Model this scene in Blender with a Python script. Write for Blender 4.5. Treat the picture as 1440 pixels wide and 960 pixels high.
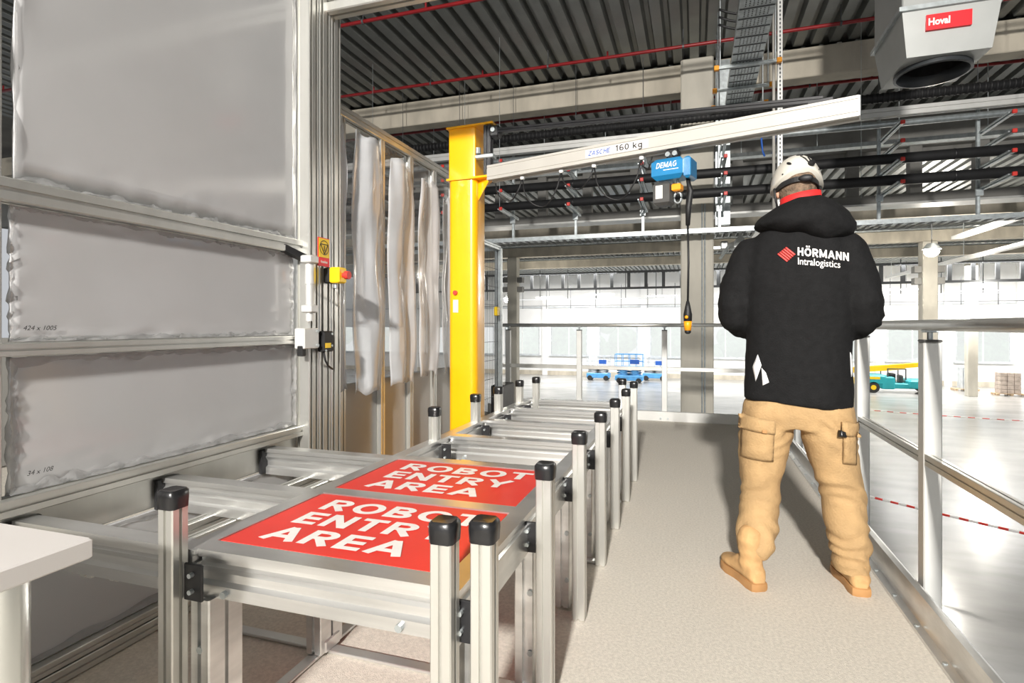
import bpy, bmesh, math, random
from mathutils import Vector, Matrix, noise
from mathutils.bvhtree import BVHTree
random.seed(7)
for o in list(bpy.data.objects): bpy.data.objects.remove(o)
scene = bpy.context.scene
COL = scene.collection
R = math.radians

# ---------------------------------------------------------------- camera
cam_d = bpy.data.cameras.new('camera'); cam = bpy.data.objects.new('camera', cam_d); COL.objects.link(cam)
cam.location = (0, 0, 1.1); cam.rotation_euler = (R(90), 0, R(18.08))
cam_d.sensor_width = 36; cam_d.lens = 36*790/1440; cam_d.shift_y = -23/1440; cam_d.clip_start = .05; cam_d.clip_end = 400
scene.camera = cam

# ---------------------------------------------------------------- world, lights, exposure
w = bpy.data.worlds.new('daylight'); scene.world = w; w.use_nodes = True
w.node_tree.nodes['Background'].inputs[0].default_value = (.93, .96, 1, 1)
w.node_tree.nodes['Background'].inputs[1].default_value = .45
def light(name, kind, loc, energy, rot=(0,0,0), size=1, size_y=None, col=(1,1,1), spot=None):
    d = bpy.data.lights.new(name, kind); o = bpy.data.objects.new(name, d); COL.objects.link(o)
    o.location = loc; o.rotation_euler = rot; d.energy = energy; d.color = col
    if kind == 'AREA':
        d.size = size
        if size_y: d.shape = 'RECTANGLE'; d.size_y = size_y
    else: d.shadow_soft_size = size
    return o
# hall flood lamp high up behind the photographer
light('hall_flood_lamp', 'AREA', (.4, -8.2, 5.2), 2050, (R(71), 0, R(2)), .5, col=(1, .96, .9))
# broad area lights added to brighten the hall, apart from its modelled lamps
for hx in (-9, 3, 15, 25): light('hall_fill_light', 'AREA', (hx, 40, 4.6), 1450, (0,0,0), 8, 5, col=(1,.98,.95))
light('hall_fill_light', 'AREA', (9, 20, 3.9), 150, (0,0,0), 5, 6, col=(1,.98,.95))
vs = scene.view_settings
vs.view_transform = 'Standard'; vs.look = 'None'; vs.gamma = 1; vs.exposure = .35
try: vs.use_curve_mapping = False
except Exception: pass

# ---------------------------------------------------------------- materials
def mat(name, col, rough=.5, metal=0, var=.12, scale=6, bump=0, bscale=None, stretch=(1,1,1), emit=None, alpha=None, coat=0, col2=None, detail=5):
    m = bpy.data.materials.new(name); m.use_nodes = True
    nt = m.node_tree; n = nt.nodes; b = n['Principled BSDF']
    tc = n.new('ShaderNodeTexCoord'); mp = n.new('ShaderNodeMapping'); mp.inputs['Scale'].default_value = stretch
    nz = n.new('ShaderNodeTexNoise'); nz.inputs['Scale'].default_value = scale; nz.inputs['Detail'].default_value = detail
    rp = n.new('ShaderNodeValToRGB')
    c2 = col2 or tuple(max(0, c*(1-var)) for c in col)
    c1 = col if col2 else tuple(min(1, c*(1+var)) for c in col)
    rp.color_ramp.elements[0].position = .35; rp.color_ramp.elements[1].position = .65
    rp.color_ramp.elements[0].color = (*c2, 1); rp.color_ramp.elements[1].color = (*c1, 1)
    L = nt.links.new
    L(tc.outputs['Object'], mp.inputs[0]); L(mp.outputs[0], nz.inputs['Vector']); L(nz.outputs[0], rp.inputs[0]); L(rp.outputs[0], b.inputs['Base Color'])
    b.inputs['Roughness'].default_value = rough; b.inputs['Metallic'].default_value = metal
    if coat: b.inputs['Coat Weight'].default_value = coat; b.inputs['Coat Roughness'].default_value = .08
    if bump:
        n2 = n.new('ShaderNodeTexNoise'); n2.inputs['Scale'].default_value = bscale or scale*3; n2.inputs['Detail'].default_value = 4
        bp = n.new('ShaderNodeBump'); bp.inputs['Strength'].default_value = bump; bp.inputs['Distance'].default_value = .01
        L(mp.outputs[0], n2.inputs['Vector']); L(n2.outputs[0], bp.inputs['Height']); L(bp.outputs[0], b.inputs['Normal'])
    if emit:
        b.inputs['Emission Color'].default_value = (*col, 1); b.inputs['Emission Strength'].default_value = emit
    if alpha is not None:
        b.inputs['Alpha'].default_value = alpha
    return m
M = {}
M['deck'] = mat('anti_slip_deck', (.645,.60,.53), .75, 0, .1, 90, .35, 260)
M['hall'] = mat('polished_concrete', (.34,.34,.33), .22, 0, .22, .5, stretch=(1,2.2,1), detail=8)
M['alu'] = mat('aluminium_profile', (.66,.655,.62), .34, .8, .06, 9, stretch=(1,1,.15))
M['alu_mill'] = mat('mill_aluminium', (.70,.70,.69), .3, .85, .13, 5, stretch=(.3,1,4))
M['alu_white'] = mat('pale_anodised', (.66,.66,.64), .45, .35, .04, 6)
M['cap'] = mat('black_plastic', (.012,.012,.013), .28, 0, .2, 20, .15, 30)
M['black'] = mat('black_rubber', (.010,.010,.011), .55, 0, .2, 20)
M['blackmetal'] = mat('black_steel', (.02,.02,.022), .4, .2, .2, 20)
M['red_sign'] = mat('red_board', (.72,.04,.028), .42, 0, .06, 4)
M['sign_white'] = mat('white_print', (.82,.78,.75), .4, 0, .04, 30)
M['film'] = mat('milky_film_panel', (.47,.47,.475), .16, 0, .03, 2, 0, 3, coat=.5)
M['wrinkle'] = mat('crinkled_film', (.42,.42,.42), .16, 0, .06, 14, .5, 30, alpha=.55)
M['curtain'] = mat('hanging_film', (.74,.75,.77), .2, 0, .05, 5, .2, 6, alpha=.58, coat=.3)
M['clear'] = mat('clear_sheet', (.75,.77,.78), .06, 0, .03, 4, alpha=.16)
M['greypanel'] = mat('grey_panel', (.43,.42,.40), .35, .1, .07, 1.2)
M['yellow'] = mat('crane_yellow', (1.0,.47,.002), .3, 0, .03, 4, coat=.4)
M['arm'] = mat('pale_arm_paint', (.50,.48,.44), .35, .1, .03, 4)
M['blue'] = mat('hoist_blue', (.01,.19,.42), .32, 0, .08, 6, coat=.3)
M['darkgrey'] = mat('dark_grey_plastic', (.06,.058,.055), .45, 0, .12, 10)
M['orange'] = mat('orange_plastic', (.95,.36,.01), .4, 0, .06, 10)
M['concrete'] = mat('concrete', (.56,.51,.42), .85, 0, .16, 2.2, .2, 25, stretch=(1,1,.35))
M['concrete2'] = mat('grey_concrete', (.27,.265,.25), .85, 0, .14, 1.5, .15, 20)
M['column'] = mat('column_concrete', (.55,.52,.45), .8, 0, .14, 1.6, .15, 25, stretch=(1,1,.4))
M['roof'] = mat('galvanised_roof', (.27,.28,.27), .42, .55, .12, 1.2)
M['galv'] = mat('galvanised_steel', (.50,.54,.55), .38, .7, .14, 14)
M['redpipe'] = mat('sprinkler_red', (.27,.012,.015), .4, 0, .12, 6)
M['redcap'] = mat('red_cap', (.65,.04,.03), .45, 0, .08, 10)
M['pipe'] = mat('black_insulation', (.012,.012,.013), .6, 0, .2, 6, .2, 12)
M['wallwhite'] = mat('white_wall', (.84,.84,.83), .7, 0, .03, .6)
M['steeldark'] = mat('anthracite_steel', (.09,.095,.10), .5, .2, .1, 4)
M['hvac'] = mat('unit_grey', (.40,.41,.40), .4, .35, .05, 3)
M['hvac_dark'] = mat('unit_dark_lining', (.05,.055,.06), .35, .3, .1, 6)
M['labelred'] = mat('label_red', (.85,.01,.02), .4, 0, .03, 8)
M['labelblue'] = mat('label_blue', (.02,.10,.42), .4, 0, .05, 8)
M['ink'] = mat('black_ink', (.015,.015,.015), .5, 0, .1, 20)
M['yellow_label'] = mat('yellow_plastic', (.93,.62,.01), .35, 0, .04, 10)
M['jacket'] = mat('black_softshell', (.0075,.0075,.008), .85, 0, .18, 40, .3, 160)
M['jacket'].node_tree.nodes['Principled BSDF'].inputs['Specular IOR Level'].default_value = .22
M['trouser'] = mat('tan_canvas', (.41,.265,.125), .85, 0, .10, 12, .35, 120)
M['boot'] = mat('tan_suede', (.50,.30,.13), .8, 0, .12, 14, .3, 60)
M['sole'] = mat('gum_sole', (.40,.21,.08), .7, 0, .12, 12)
M['helmet'] = mat('cream_helmet', (.64,.61,.54), .3, 0, .03, 5, coat=.4)
M['skin'] = mat('skin', (.62,.34,.23), .55, 0, .08, 12)
M['hair'] = mat('greying_brown_hair', (.17,.115,.075), .8, 0, .35, 60, .6, 140)
M['redcloth'] = mat('red_collar', (.72,.02,.02), .7, 0, .08, 20)
M['reflect'] = mat('reflective_white', (.80,.80,.80), .4, 0, .03, 20)
M['logo_red'] = mat('logo_red', (.80,.07,.06), .55, 0, .04, 20)
M['desk'] = mat('white_laminate', (.62,.59,.57), .4, 0, .02, 3)
M['chrome'] = mat('brushed_chrome', (.66,.68,.67), .25, .95, .06, 6, stretch=(1,1,.05))
M['liftblue'] = mat('lift_blue', (.10,.36,.72), .5, 0, .12, 3)
M['liftgrey'] = mat('lift_grey', (.55,.58,.60), .5, .1, .12, 3)
M['teal'] = mat('crane_teal', (.02,.36,.40), .4, 0, .12, 2)
M['boom'] = mat('boom_yellow', (.95,.56,.01), .4, 0, .06, 2)
M['tyre'] = mat('tyre_black', (.03,.03,.03), .8, 0, .15, 8)
M['wood'] = mat('pallet_wood', (.62,.46,.30), .8, 0, .15, 5)
M['goods'] = mat('brown_goods', (.44,.37,.32), .7, 0, .2, 4)
M['tube'] = mat('lamp_tube', (1,.98,.95), .4, 0, 0, 3, emit=9)
M['lamp'] = mat('lamp_lens', (1,.95,.85), .4, 0, 0, 3, emit=60)
M['leaf'] = mat('pale_foliage', (.50,.72,.48), .9, 0, .35, 2, .4, 5)
M['bluecable'] = mat('blue_cable', (.01,.10,.45), .5, 0, .1, 10)
M['tape_white'] = mat('chain_white', (.82,.80,.78), .5, 0, .04, 10)
M['grass'] = mat('outside_grass', (.30,.42,.2), .9, 0, .2, 1)
def pane_mat():
    m = bpy.data.materials.new('glowing_window_glass'); m.use_nodes = True; nt = m.node_tree; n = nt.nodes
    n.remove(n['Principled BSDF'])
    tr = n.new('ShaderNodeBsdfTransparent'); em = n.new('ShaderNodeEmission'); mx = n.new('ShaderNodeMixShader')
    nz = n.new('ShaderNodeTexNoise'); nz.inputs['Scale'].default_value = .7
    rp = n.new('ShaderNodeValToRGB'); rp.color_ramp.elements[0].color = (.93,.98,.95,1); rp.color_ramp.elements[1].color = (1,1,1,1)
    em.inputs[1].default_value = .9; mx.inputs[0].default_value = .5  # white glow mixed into the glass as washed-out daylight haze
    nt.links.new(nz.outputs[0], rp.inputs[0]); nt.links.new(rp.outputs[0], em.inputs[0])
    nt.links.new(tr.outputs[0], mx.inputs[1]); nt.links.new(em.outputs[0], mx.inputs[2]); nt.links.new(mx.outputs[0], n['Material Output'].inputs[0])
    return m
M['pane'] = pane_mat()

# ---------------------------------------------------------------- helpers
OFF = {}
def tag(o, label=None, cat=None, group=None, kind=None):
    if label: o['label'] = label
    if cat: o['category'] = cat
    if group: o['group'] = group
    if kind: o['kind'] = kind
    return o
def thing(name, loc, label=None, cat=None, group=None, kind=None, rotz=0):
    o = bpy.data.objects.new(name, None); COL.objects.link(o); o.empty_display_size = .1
    o.location = loc; o.rotation_euler = (0, 0, rotz); OFF[o.name] = Vector(loc) if rotz == 0 else Vector((0,0,0))
    return tag(o, label, cat, group, kind)
def frame(d, up=(0,0,1)):
    d = Vector(d).normalized(); u = Vector(up)
    if abs(d.dot(u)) > .99: u = Vector((0,1,0))
    s = d.cross(u).normalized(); u = s.cross(d).normalized()
    return s, u
class MB:
    def __init__(s): s.v = []; s.f = []
    def add(s, vs, fs):
        k = len(s.v); s.v += [Vector(p) for p in vs]; s.f += [[i+k for i in f] for f in fs]; return s
    def box(s, x0, x1, y0, y1, z0, z1):
        return s.add([(x0,y0,z0),(x1,y0,z0),(x1,y1,z0),(x0,y1,z0),(x0,y0,z1),(x1,y0,z1),(x1,y1,z1),(x0,y1,z1)],
            [(0,3,2,1),(4,5,6,7),(0,1,5,4),(1,2,6,5),(2,3,7,6),(3,0,4,7)])
    def bbox(s, x0, x1, y0, y1, z0, z1, b=.004):   # chamfered vertical edges and top/bottom
        rings = []
        for z, i in ((z0, b), (z0+b, 0), (z1-b, 0), (z1, b)):
            a, c, d, e = x0+i, x1-i, y0+i, y1-i
            rings.append([(a+b,d,z),(c-b,d,z),(c,d+b,z),(c,e-b,z),(c-b,e,z),(a+b,e,z),(a,e-b,z),(a,d+b,z)])
        return s.loft(rings)
    def loft(s, rings, cap=True, closed=True):
        n = len(rings[0]); vs = [p for r in rings for p in r]; fs = []
        for i in range(len(rings)-1):
            for j in range(n if closed else n-1):
                a = i*n+j; b = i*n+(j+1) % n; fs.append((a, b, b+n, a+n))
        if cap: fs.append(tuple(range(n-1, -1, -1))); fs.append(tuple(range((len(rings)-1)*n, len(rings)*n)))
        return s.add(vs, fs)
    def prism(s, p0, p1, poly, up=(0,0,1)):       # polygon (side, up) swept from p0 to p1
        p0, p1 = Vector(p0), Vector(p1); a, u = frame(p1-p0, up)
        return s.loft([[p+a*q[0]+u*q[1] for q in poly] for p in (p0, p1)])
    def bar(s, p0, p1, w, h, up=(0,0,1)):
        return s.prism(p0, p1, [(-w/2,-h/2),(w/2,-h/2),(w/2,h/2),(-w/2,h/2)], up)
    def slot(s, p0, p1, w, h=None, up=(0,0,1), n=1):   # grooved extrusion
        h = h or w; g = min(w,h)*.09; dp = min(w,h)*.2; c = min(w,h)*.06
        W, H = w/2, h/2; poly = [(-W+c,-H)]
        def grooves(L): return [L*2*(k+.5)/n - L for k in range(n)]
        for x in grooves(W): poly += [(x-g,-H),(x-g,-H+dp),(x+g,-H+dp),(x+g,-H)]
        poly += [(W-c,-H),(W,-H+c),(W,-g),(W-dp,-g),(W-dp,g),(W,g),(W,H-c),(W-c,H)]
        for x in reversed(grooves(W)): poly += [(x+g,H),(x+g,H-dp),(x-g,H-dp),(x-g,H)]
        poly += [(-W+c,H),(-W,H-c),(-W,g),(-W+dp,g),(-W+dp,-g),(-W,-g),(-W,-H+c)]
        return s.prism(p0, p1, poly, up)
    def cyl(s, p0, p1, r, r1=None, n=12):
        p0, p1 = Vector(p0), Vector(p1); a, u = frame(p1-p0); r1 = r if r1 is None else r1
        return s.loft([[p+(a*math.cos(2*math.pi*k/n)+u*math.sin(2*math.pi*k/n))*q for k in range(n)] for p, q in ((p0, r), (p1, r1))])
    def tube(s, pts, r, n=8):
        pts = [Vector(p) for p in pts]; rings = []
        for i, p in enumerate(pts):
            d = pts[min(i+1, len(pts)-1)] - pts[max(i-1, 0)]; a, u = frame(d)
            q = r[i] if isinstance(r, (list, tuple)) else r
            rings.append([p+(a*math.cos(2*math.pi*k/n)+u*math.sin(2*math.pi*k/n))*q for k in range(n)])
        return s.loft(rings)
    def ell(s, c, r, nu=16, nv=10, rot=None):
        c = Vector(c); rings = []
        for i in range(nv+1):
            t = math.pi*(.02+.96*i/nv) - math.pi/2
            ring = []
            for k in range(nu):
                a = 2*math.pi*k/nu; p = Vector((r[0]*math.cos(t)*math.cos(a), r[1]*math.cos(t)*math.sin(a), r[2]*math.sin(t)))
                ring.append(c + (rot @ p if rot else p))
            rings.append(ring)
        return s.loft(rings)
    def chain(s, pts, rad, n=10):                  # rounded limb for remeshing
        s.tube(pts, rad, n)
        for p, r in zip(pts, rad): s.ell(p, (r,r,r), n, 6)
        return s
    def mesh(s, name):
        me = bpy.data.meshes.new(name); me.from_pydata([tuple(p) for p in s.v], [], s.f); me.update()
        bm = bmesh.new(); bm.from_mesh(me); bmesh.ops.recalc_face_normals(bm, faces=bm.faces); bm.to_mesh(me); bm.free()
        return me
    def build(s, name, m, parent=None, smooth=False, kind=None, label=None):
        off = OFF.get(parent.name, Vector((0,0,0))) if parent else Vector((0,0,0))
        for p in s.v: p -= off
        return link(name, s.mesh(name), m, parent, smooth, kind, label)
def link(name, me, m, parent=None, smooth=False, kind=None, label=None):
    o = bpy.data.objects.new(name, me); COL.objects.link(o)
    if m and not me.materials: me.materials.append(M[m])
    if parent: o.parent = parent; OFF[o.name] = OFF.get(parent.name, Vector((0,0,0)))
    if smooth is True: me.polygons.foreach_set('use_smooth', [True]*len(me.polygons))
    elif smooth:
        me.polygons.foreach_set('use_smooth', [True]*len(me.polygons)); me.set_sharp_from_angle(angle=R(smooth))
    if kind: o['kind'] = kind
    if label: o['label'] = label
    return o
def remesh(mb, voxel, smooth=4, name='form'):
    me = mb.mesh(name); o = bpy.data.objects.new(name, me); COL.objects.link(o)
    md = o.modifiers.new('r', 'REMESH'); md.mode = 'VOXEL'; md.voxel_size = voxel
    if smooth: sm = o.modifiers.new('s', 'SMOOTH'); sm.factor = .5; sm.iterations = smooth
    dg = bpy.context.evaluated_depsgraph_get(); out = bpy.data.meshes.new_from_object(o.evaluated_get(dg))
    bpy.data.objects.remove(o); out.name = name; return out
def displace(me, fn):
    for v, nrm in zip(me.vertices, [v.normal.copy() for v in me.vertices]): v.co += nrm*fn(v.co)
    me.update()
def text_mesh(body, size, bold=0, shear=0, width=None, align='LEFT', res=3, space=1):
    c = bpy.data.curves.new('lettering', 'FONT'); c.body = body; c.size = size; c.offset = bold; c.shear = shear
    c.resolution_u = res; c.align_x = align; c.space_character = space; c.fill_mode = 'FRONT'
    o = bpy.data.objects.new('lettering', c); COL.objects.link(o)
    dg = bpy.context.evaluated_depsgraph_get(); me = bpy.data.meshes.new_from_object(o.evaluated_get(dg))
    bpy.data.objects.remove(o)
    if width:
        xs = [v.co.x for v in me.vertices]; k = width/(max(xs)-min(xs)); x0 = min(xs)
        for v in me.vertices: v.co.x = (v.co.x-x0)*k
    return me
def put_text(name, me, m, origin, ax, up, parent):  # lay a text mesh on a flat face
    off = OFF.get(parent.name, Vector((0,0,0))); origin = Vector(origin); ax = Vector(ax).normalized(); up = Vector(up).normalized()
    nn = ax.cross(up)
    for v in me.vertices: v.co = origin + ax*v.co.x + up*v.co.y + nn*v.co.z - off
    me.update(); return link(name, me, m, parent)
def merge_text(ms):
    bm = bmesh.new()
    for me in ms: bm.from_mesh(me)
    out = bpy.data.meshes.new('lettering'); bm.to_mesh(out); bm.free(); return out

def arc(cx_, cy_, rx, ry, a0, a1, n=14): return [(cx_+rx*math.cos(R(a0+(a1-a0)*k/n)), cy_+ry*math.sin(R(a0+(a1-a0)*k/n))) for k in range(n+1)]
def glyph(ch, t):        # strokes (centre lines) in a box of height 1; returns width, strokes
    h = t/2; w_ = {'M': .92, 'O': .86, 'N': .74, 'D': .76, 'G': .84, 'C': .8, '1': .42, '6': .6, '0': .6, 'k': .58, 'g': .58, 'T': .68, 'E': .62, 'A': .82, 'Y': .76, 'Z': .68}.get(ch, .72)
    l, r, b, tp, m = h, w_-h, h, 1-h, .5
    S = {'T': [[(0,tp),(w_,tp)], [(w_/2,0),(w_/2,tp)]], 'E': [[(l,0),(l,1)], [(l,tp),(w_,tp)], [(l,m),(w_*.94,m)], [(l,b),(w_,b)]],
     'H': [[(l,0),(l,1)], [(r,0),(r,1)], [(l,m),(r,m)]], 'N': [[(l,0),(l,1)], [(l,.97),(r,.03)], [(r,0),(r,1)]],
     'M': [[(l,0),(l,1)], [(l,.96),(w_/2,.12)], [(w_/2,.12),(r,.96)], [(r,0),(r,1)]], 'A': [[(h*.6,0),(w_/2,1-h*.3)], [(w_-h*.6,0),(w_/2,1-h*.3)], [(w_*.22,.30),(w_*.78,.30)]],
     'Y': [[(h*.6,1),(w_/2,.46)], [(w_-h*.6,1),(w_/2,.46)], [(w_/2,0),(w_/2,.5)]], 'Z': [[(0,tp),(w_,tp)], [(r,tp),(l,b)], [(0,b),(w_,b)]],
     'O': [arc(w_/2,.5,w_/2-h,.5-h,0,360,28)], '0': [arc(w_/2,.5,w_/2-h,.5-h,0,360,24)], 'D': [[(l,0),(l,1)], [(l,tp),(w_*.45,tp)]+arc(w_*.45,.5,w_*.55-h,.5-h,90,-90)+[(l,b)]],
     'B': [[(l,0),(l,1)], [(l,tp),(w_*.5,tp)]+arc(w_*.5,.75-h/4,w_*.44-h,.25-h*.75,90,-90,10)+[(l,m)], [(l,m),(w_*.55,m)]+arc(w_*.55,.25+h/4,w_*.45-h,.25-h*.75,90,-90,10)+[(l,b)]],
     'R': [[(l,0),(l,1)], [(l,tp),(w_*.52,tp)]+arc(w_*.52,.72-h/4,w_*.46-h,.28-h*.75,90,-90,10)+[(l,.44+h/2)], [(w_*.48,.44),(w_-h*.7,0)]],
     'C': [arc(w_/2,.5,w_/2-h,.5-h,48,312,20)], 'G': [arc(w_/2,.5,w_/2-h,.5-h,48,335,20), [(r,.12),(r,.48)], [(w_*.55,.48),(w_,.48)]],
     'S': [arc(w_/2,.75-h/4,w_/2-h,.25-h*.75,25,270,12)+arc(w_/2,.25+h/4,w_/2-h,.25-h*.75,90,-155,12)],
     '1': [[(w_*.6,0),(w_*.6,1)], [(w_*.6,.93),(.02,.74)]], '6': [arc(w_/2,.3,w_/2-h,.3-h,0,360,20), [(l,.3),(l,.55)]+arc(w_*.6,.6,w_*.6-h,.4-h,180,70,10)],
     'k': [[(l,0),(l,1)], [(l,.28),(r,.68)], [(w_*.38,.40),(w_-h*.6,0)]], 'g': [arc(w_/2,.34,w_/2-h,.34-h,0,360,20), [(r,.68),(r,-.08)]+arc(w_/2,-.08,w_/2-h,.2,0,-150,10)]}
    return w_, S[ch]
def block_text(body, size, t=.2, width=None, shear=0, gap=.14):
    b = MB(); x = 0; zs = [0]
    def stroke(pts):
        pts = [Vector(p) for p in pts]; L_, R_ = [], []; closed = (pts[0]-pts[-1]).length < 1e-4
        for i, p in enumerate(pts):
            a = pts[i-1] if i else (pts[-2] if closed else None); c_ = pts[i+1] if i < len(pts)-1 else (pts[1] if closed else None)
            d0 = (p-a).normalized() if a is not None and (p-a).length > 1e-6 else None; d1 = (c_-p).normalized() if c_ is not None and (c_-p).length > 1e-6 else None
            d = (d0+d1) if d0 is not None and d1 is not None else (d0 if d0 is not None else d1); d = d.normalized(); n_ = Vector((-d.y, d.x))
            k = 1/max(.5, abs(n_.dot(Vector((-d1.y, d1.x))))) if d0 is not None and d1 is not None else 1
            L_.append(p+n_*t/2*k); R_.append(p-n_*t/2*k)
        zs[0] += .00012; vs_ = [(p.x+x, p.y, zs[0]) for q in zip(L_, R_) for p in q]
        b.add(vs_, [(2*i+1, 2*i+3, 2*i+2, 2*i) for i in range(len(pts)-1)])
    for ch in body:
        if ch == ' ': x += .4; continue
        if ch == 'Ö':
            w_, S = glyph('O', t)
            for q in (.28, .58): stroke([(q*w_/.86-t*.45, 1.2), (q*w_/.86+t*.45, 1.2)])
        else: w_, S = glyph(ch, t)
        for st_ in S: stroke(st_)
        x += w_+gap
    k = (width/(x-gap)) if width else size
    me = bpy.data.meshes.new('lettering'); me.from_pydata([(p.x*k+shear*p.y*size, p.y*size, p.z) for p in b.v], [], b.f); me.update(); return me

# ================================================================= SETTING
HF = -3.1     # hall floor level (the deck is z = 0)
MB().box(-2.6, -.39, -3, 6.72, -.16, -.004).build('floor', 'deck', kind='structure')['label'] = 'dark speckled platform floor under the conveyor'
tag(MB().box(-.39, .80, -3, 6.72, -.16, 0).build('floor', 'deck'), 'beige anti-slip walkway deck beside the conveyor', kind='structure')
tag(MB().box(-60, 70, -20, 47, HF-.3, HF).build('floor', 'hall'), 'pale polished concrete floor of the hall below', kind='structure')
# platform edge beam under the deck
tag(MB().box(.80, .92, -3, 6.84, -.42, -.10).box(-2.6, .80, 6.72, 6.84, -.42, -.10).build('trim_1', 'steeldark'), 'steel edge beam below the walkway', kind='structure')

# far wall with windows
YW = 46.3; P = 4.1; X0 = -5.99
ks = list(range(-8, 12)); wb = MB()
wb.box(-45, 55, YW, YW+.3, HF, -1.45).box(-45, 55, YW, YW+.3, 1.0, 5.6)
xs = [-45] + [e for k in ks for e in (X0+P*k-1.55, X0+P*k+1.55)] + [55]
for i in range(0, len(xs), 2): wb.box(xs[i], xs[i+1], YW, YW+.3, -1.45, 1.0)
wall = wb.build('wall_back', 'wallwhite', kind='structure')
for k in ks: MB().box(X0+P*(k+.5)-.22, X0+P*(k+.5)+.22, YW-.18, YW, HF, 5.3).build('pilaster', 'wallwhite', wall)
MB().box(-45, 55, YW-.1, YW, 2.55, 2.67).build('wall_ledge', 'liftgrey', wall)
MB().box(-45, 55, YW-.06, YW, HF, HF+.35).build('baseboard_back', 'concrete', wall)
for i, k in enumerate(ks):
    cx = X0+P*k; wn = thing('window_%d' % (i+1), (cx, YW, -1.45), kind='structure')
    MB().box(cx-1.55, cx-1.47, YW-.03, YW+.1, -1.45, 1).box(cx+1.47, cx+1.55, YW-.03, YW+.1, -1.45, 1).box(cx-1.47, cx+1.47, YW-.03, YW+.1, -1.45, -1.37).box(cx-1.47, cx+1.47, YW-.03, YW+.1, .92, 1).build('window_frame', 'liftgrey', wn)
    MB().box(cx-1.7, cx+1.7, YW-.14, YW-.03, -1.52, -1.45).build('window_sill', 'liftgrey', wn)
    for a, b in ((-1.47, -.03), (.03, 1.47)): MB().box(cx+a, cx+b, YW+.03, YW+.04, -1.37, .92).build('pane', 'pane', wn)
    MB().box(cx-.03, cx+.03, YW-.01, YW+.08, -1.37, .92).build('mullion', 'wallwhite', wn)
fol = MB(); rnd = random.Random(3)
for k in range(150):
    x = rnd.uniform(-40, 50); z = rnd.uniform(-2.5, 1.6); r = rnd.uniform(.8, 2)
    fol.ell((x, YW+9+rnd.uniform(-1, 3), z), (r, r, r*.8), 9, 6)
tag(fol.build('foliage', 'leaf', smooth=True), 'pale green foliage outside the far windows', 'foliage', kind='stuff')
tag(MB().box(-60, 70, YW+.3, YW+40, HF-.4, HF-.3).build('ground_outside', 'grass'), 'grass outside the far wall', kind='structure')

# corrugated roof: sheets of four ribs
def sheet(y0, y1):
    prof = []; pt = .30
    for k in range(4):
        x = k*pt; prof += [(x, 0), (x+.16, 0), (x+.195, .13), (x+.265, .13)]
    prof.append((4*pt, 0)); n = len(prof); b = MB()
    vs_ = [(p[0], y, p[1]) for y in (y0, y1) for p in prof] + [(p[0], y, p[1]+.012) for y in (y0, y1) for p in prof]
    fs = [(j, j+1, j+1+n, j+n) for j in range(n-1)] + [(j+2*n, j+3*n, j+3*n+1, j+2*n+1) for j in range(n-1)]
    fs += [(j, j+2*n, j+2*n+1, j+1) for j in range(n-1)] + [(j+n, j+n+1, j+3*n+1, j+3*n) for j in range(n-1)]
    b.add(vs_, fs); me = b.mesh('roof_sheet'); me.materials.append(M['roof']); return me
ceil = thing('ceiling', (0, 0, 6.2), 'dark corrugated metal roof deck over the hall', kind='structure')
for (y0, y1, z, xa, xb) in ((-12, 11.4, 6.2, -16, 18), (11.75, 16.2, 6.2, -16, 18), (16.2, 46.6, 5.3, -26, 34)):
    me = sheet(y0, y1); x = xa
    while x < xb:
        o = link('roof_sheet', me, None, ceil); o.location = (x, 0, z-6.2); x += 1.2
MB().box(-30, 40, -12, 16.2, 6.42, 6.5).box(-30, 40, 16.2, 46.8, 5.5, 5.58).box(-30, 40, 16.1, 16.2, 5.3, 6.5).build('roof_insulation', 'concrete2', ceil)

def beam(name, y, z0, z1, t, m, label, x0=-22, x1=30):
    return tag(MB().bbox(x0, x1, y-t/2, y+t/2, z0, z1, .015).build(name, m), label, kind='structure')
beam('ceiling_beam', 11.57, 5.62, 6.16, .36, 'concrete', 'pale concrete roof beam meeting the near column')
for y, lab in ((22, 'dark grey concrete roof beam just beyond the frame with square openings'), (28.5, 'concrete roof beam resting on the far columns'), (34.5, 'distant concrete roof beam before the dark ladder truss')):
    b_ = beam('ceiling_beam', y, 4.68, 5.16, .4, 'concrete', lab)
    MB().box(-22, 30, y-.32, y+.32, 5.17, 5.22).build('bearing_strip', 'galv', b_)
# beam frame with rectangular openings
vf = thing('vierendeel_beam', (0, 16, 4.0), 'grey concrete frame beam with a row of rectangular openings', kind='structure')
MB().bbox(-22, 30, 15.85, 16.15, 4.03, 4.28, .01).build('bottom_chord', 'concrete2', vf)
MB().bbox(-22, 30, 15.85, 16.15, 5.42, 6.15, .01).build('top_chord', 'concrete2', vf)
MB().box(-22, 30, 15.6, 16.2, 3.98, 4.03).build('bearing_strip', 'alu_white', vf)
for k in range(-15, 19): MB().bbox(5.05+1.33*k-.13, 5.05+1.33*k+.13, 15.86, 16.14, 4.28, 5.42, .01).build('upright', 'concrete2', vf)
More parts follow.
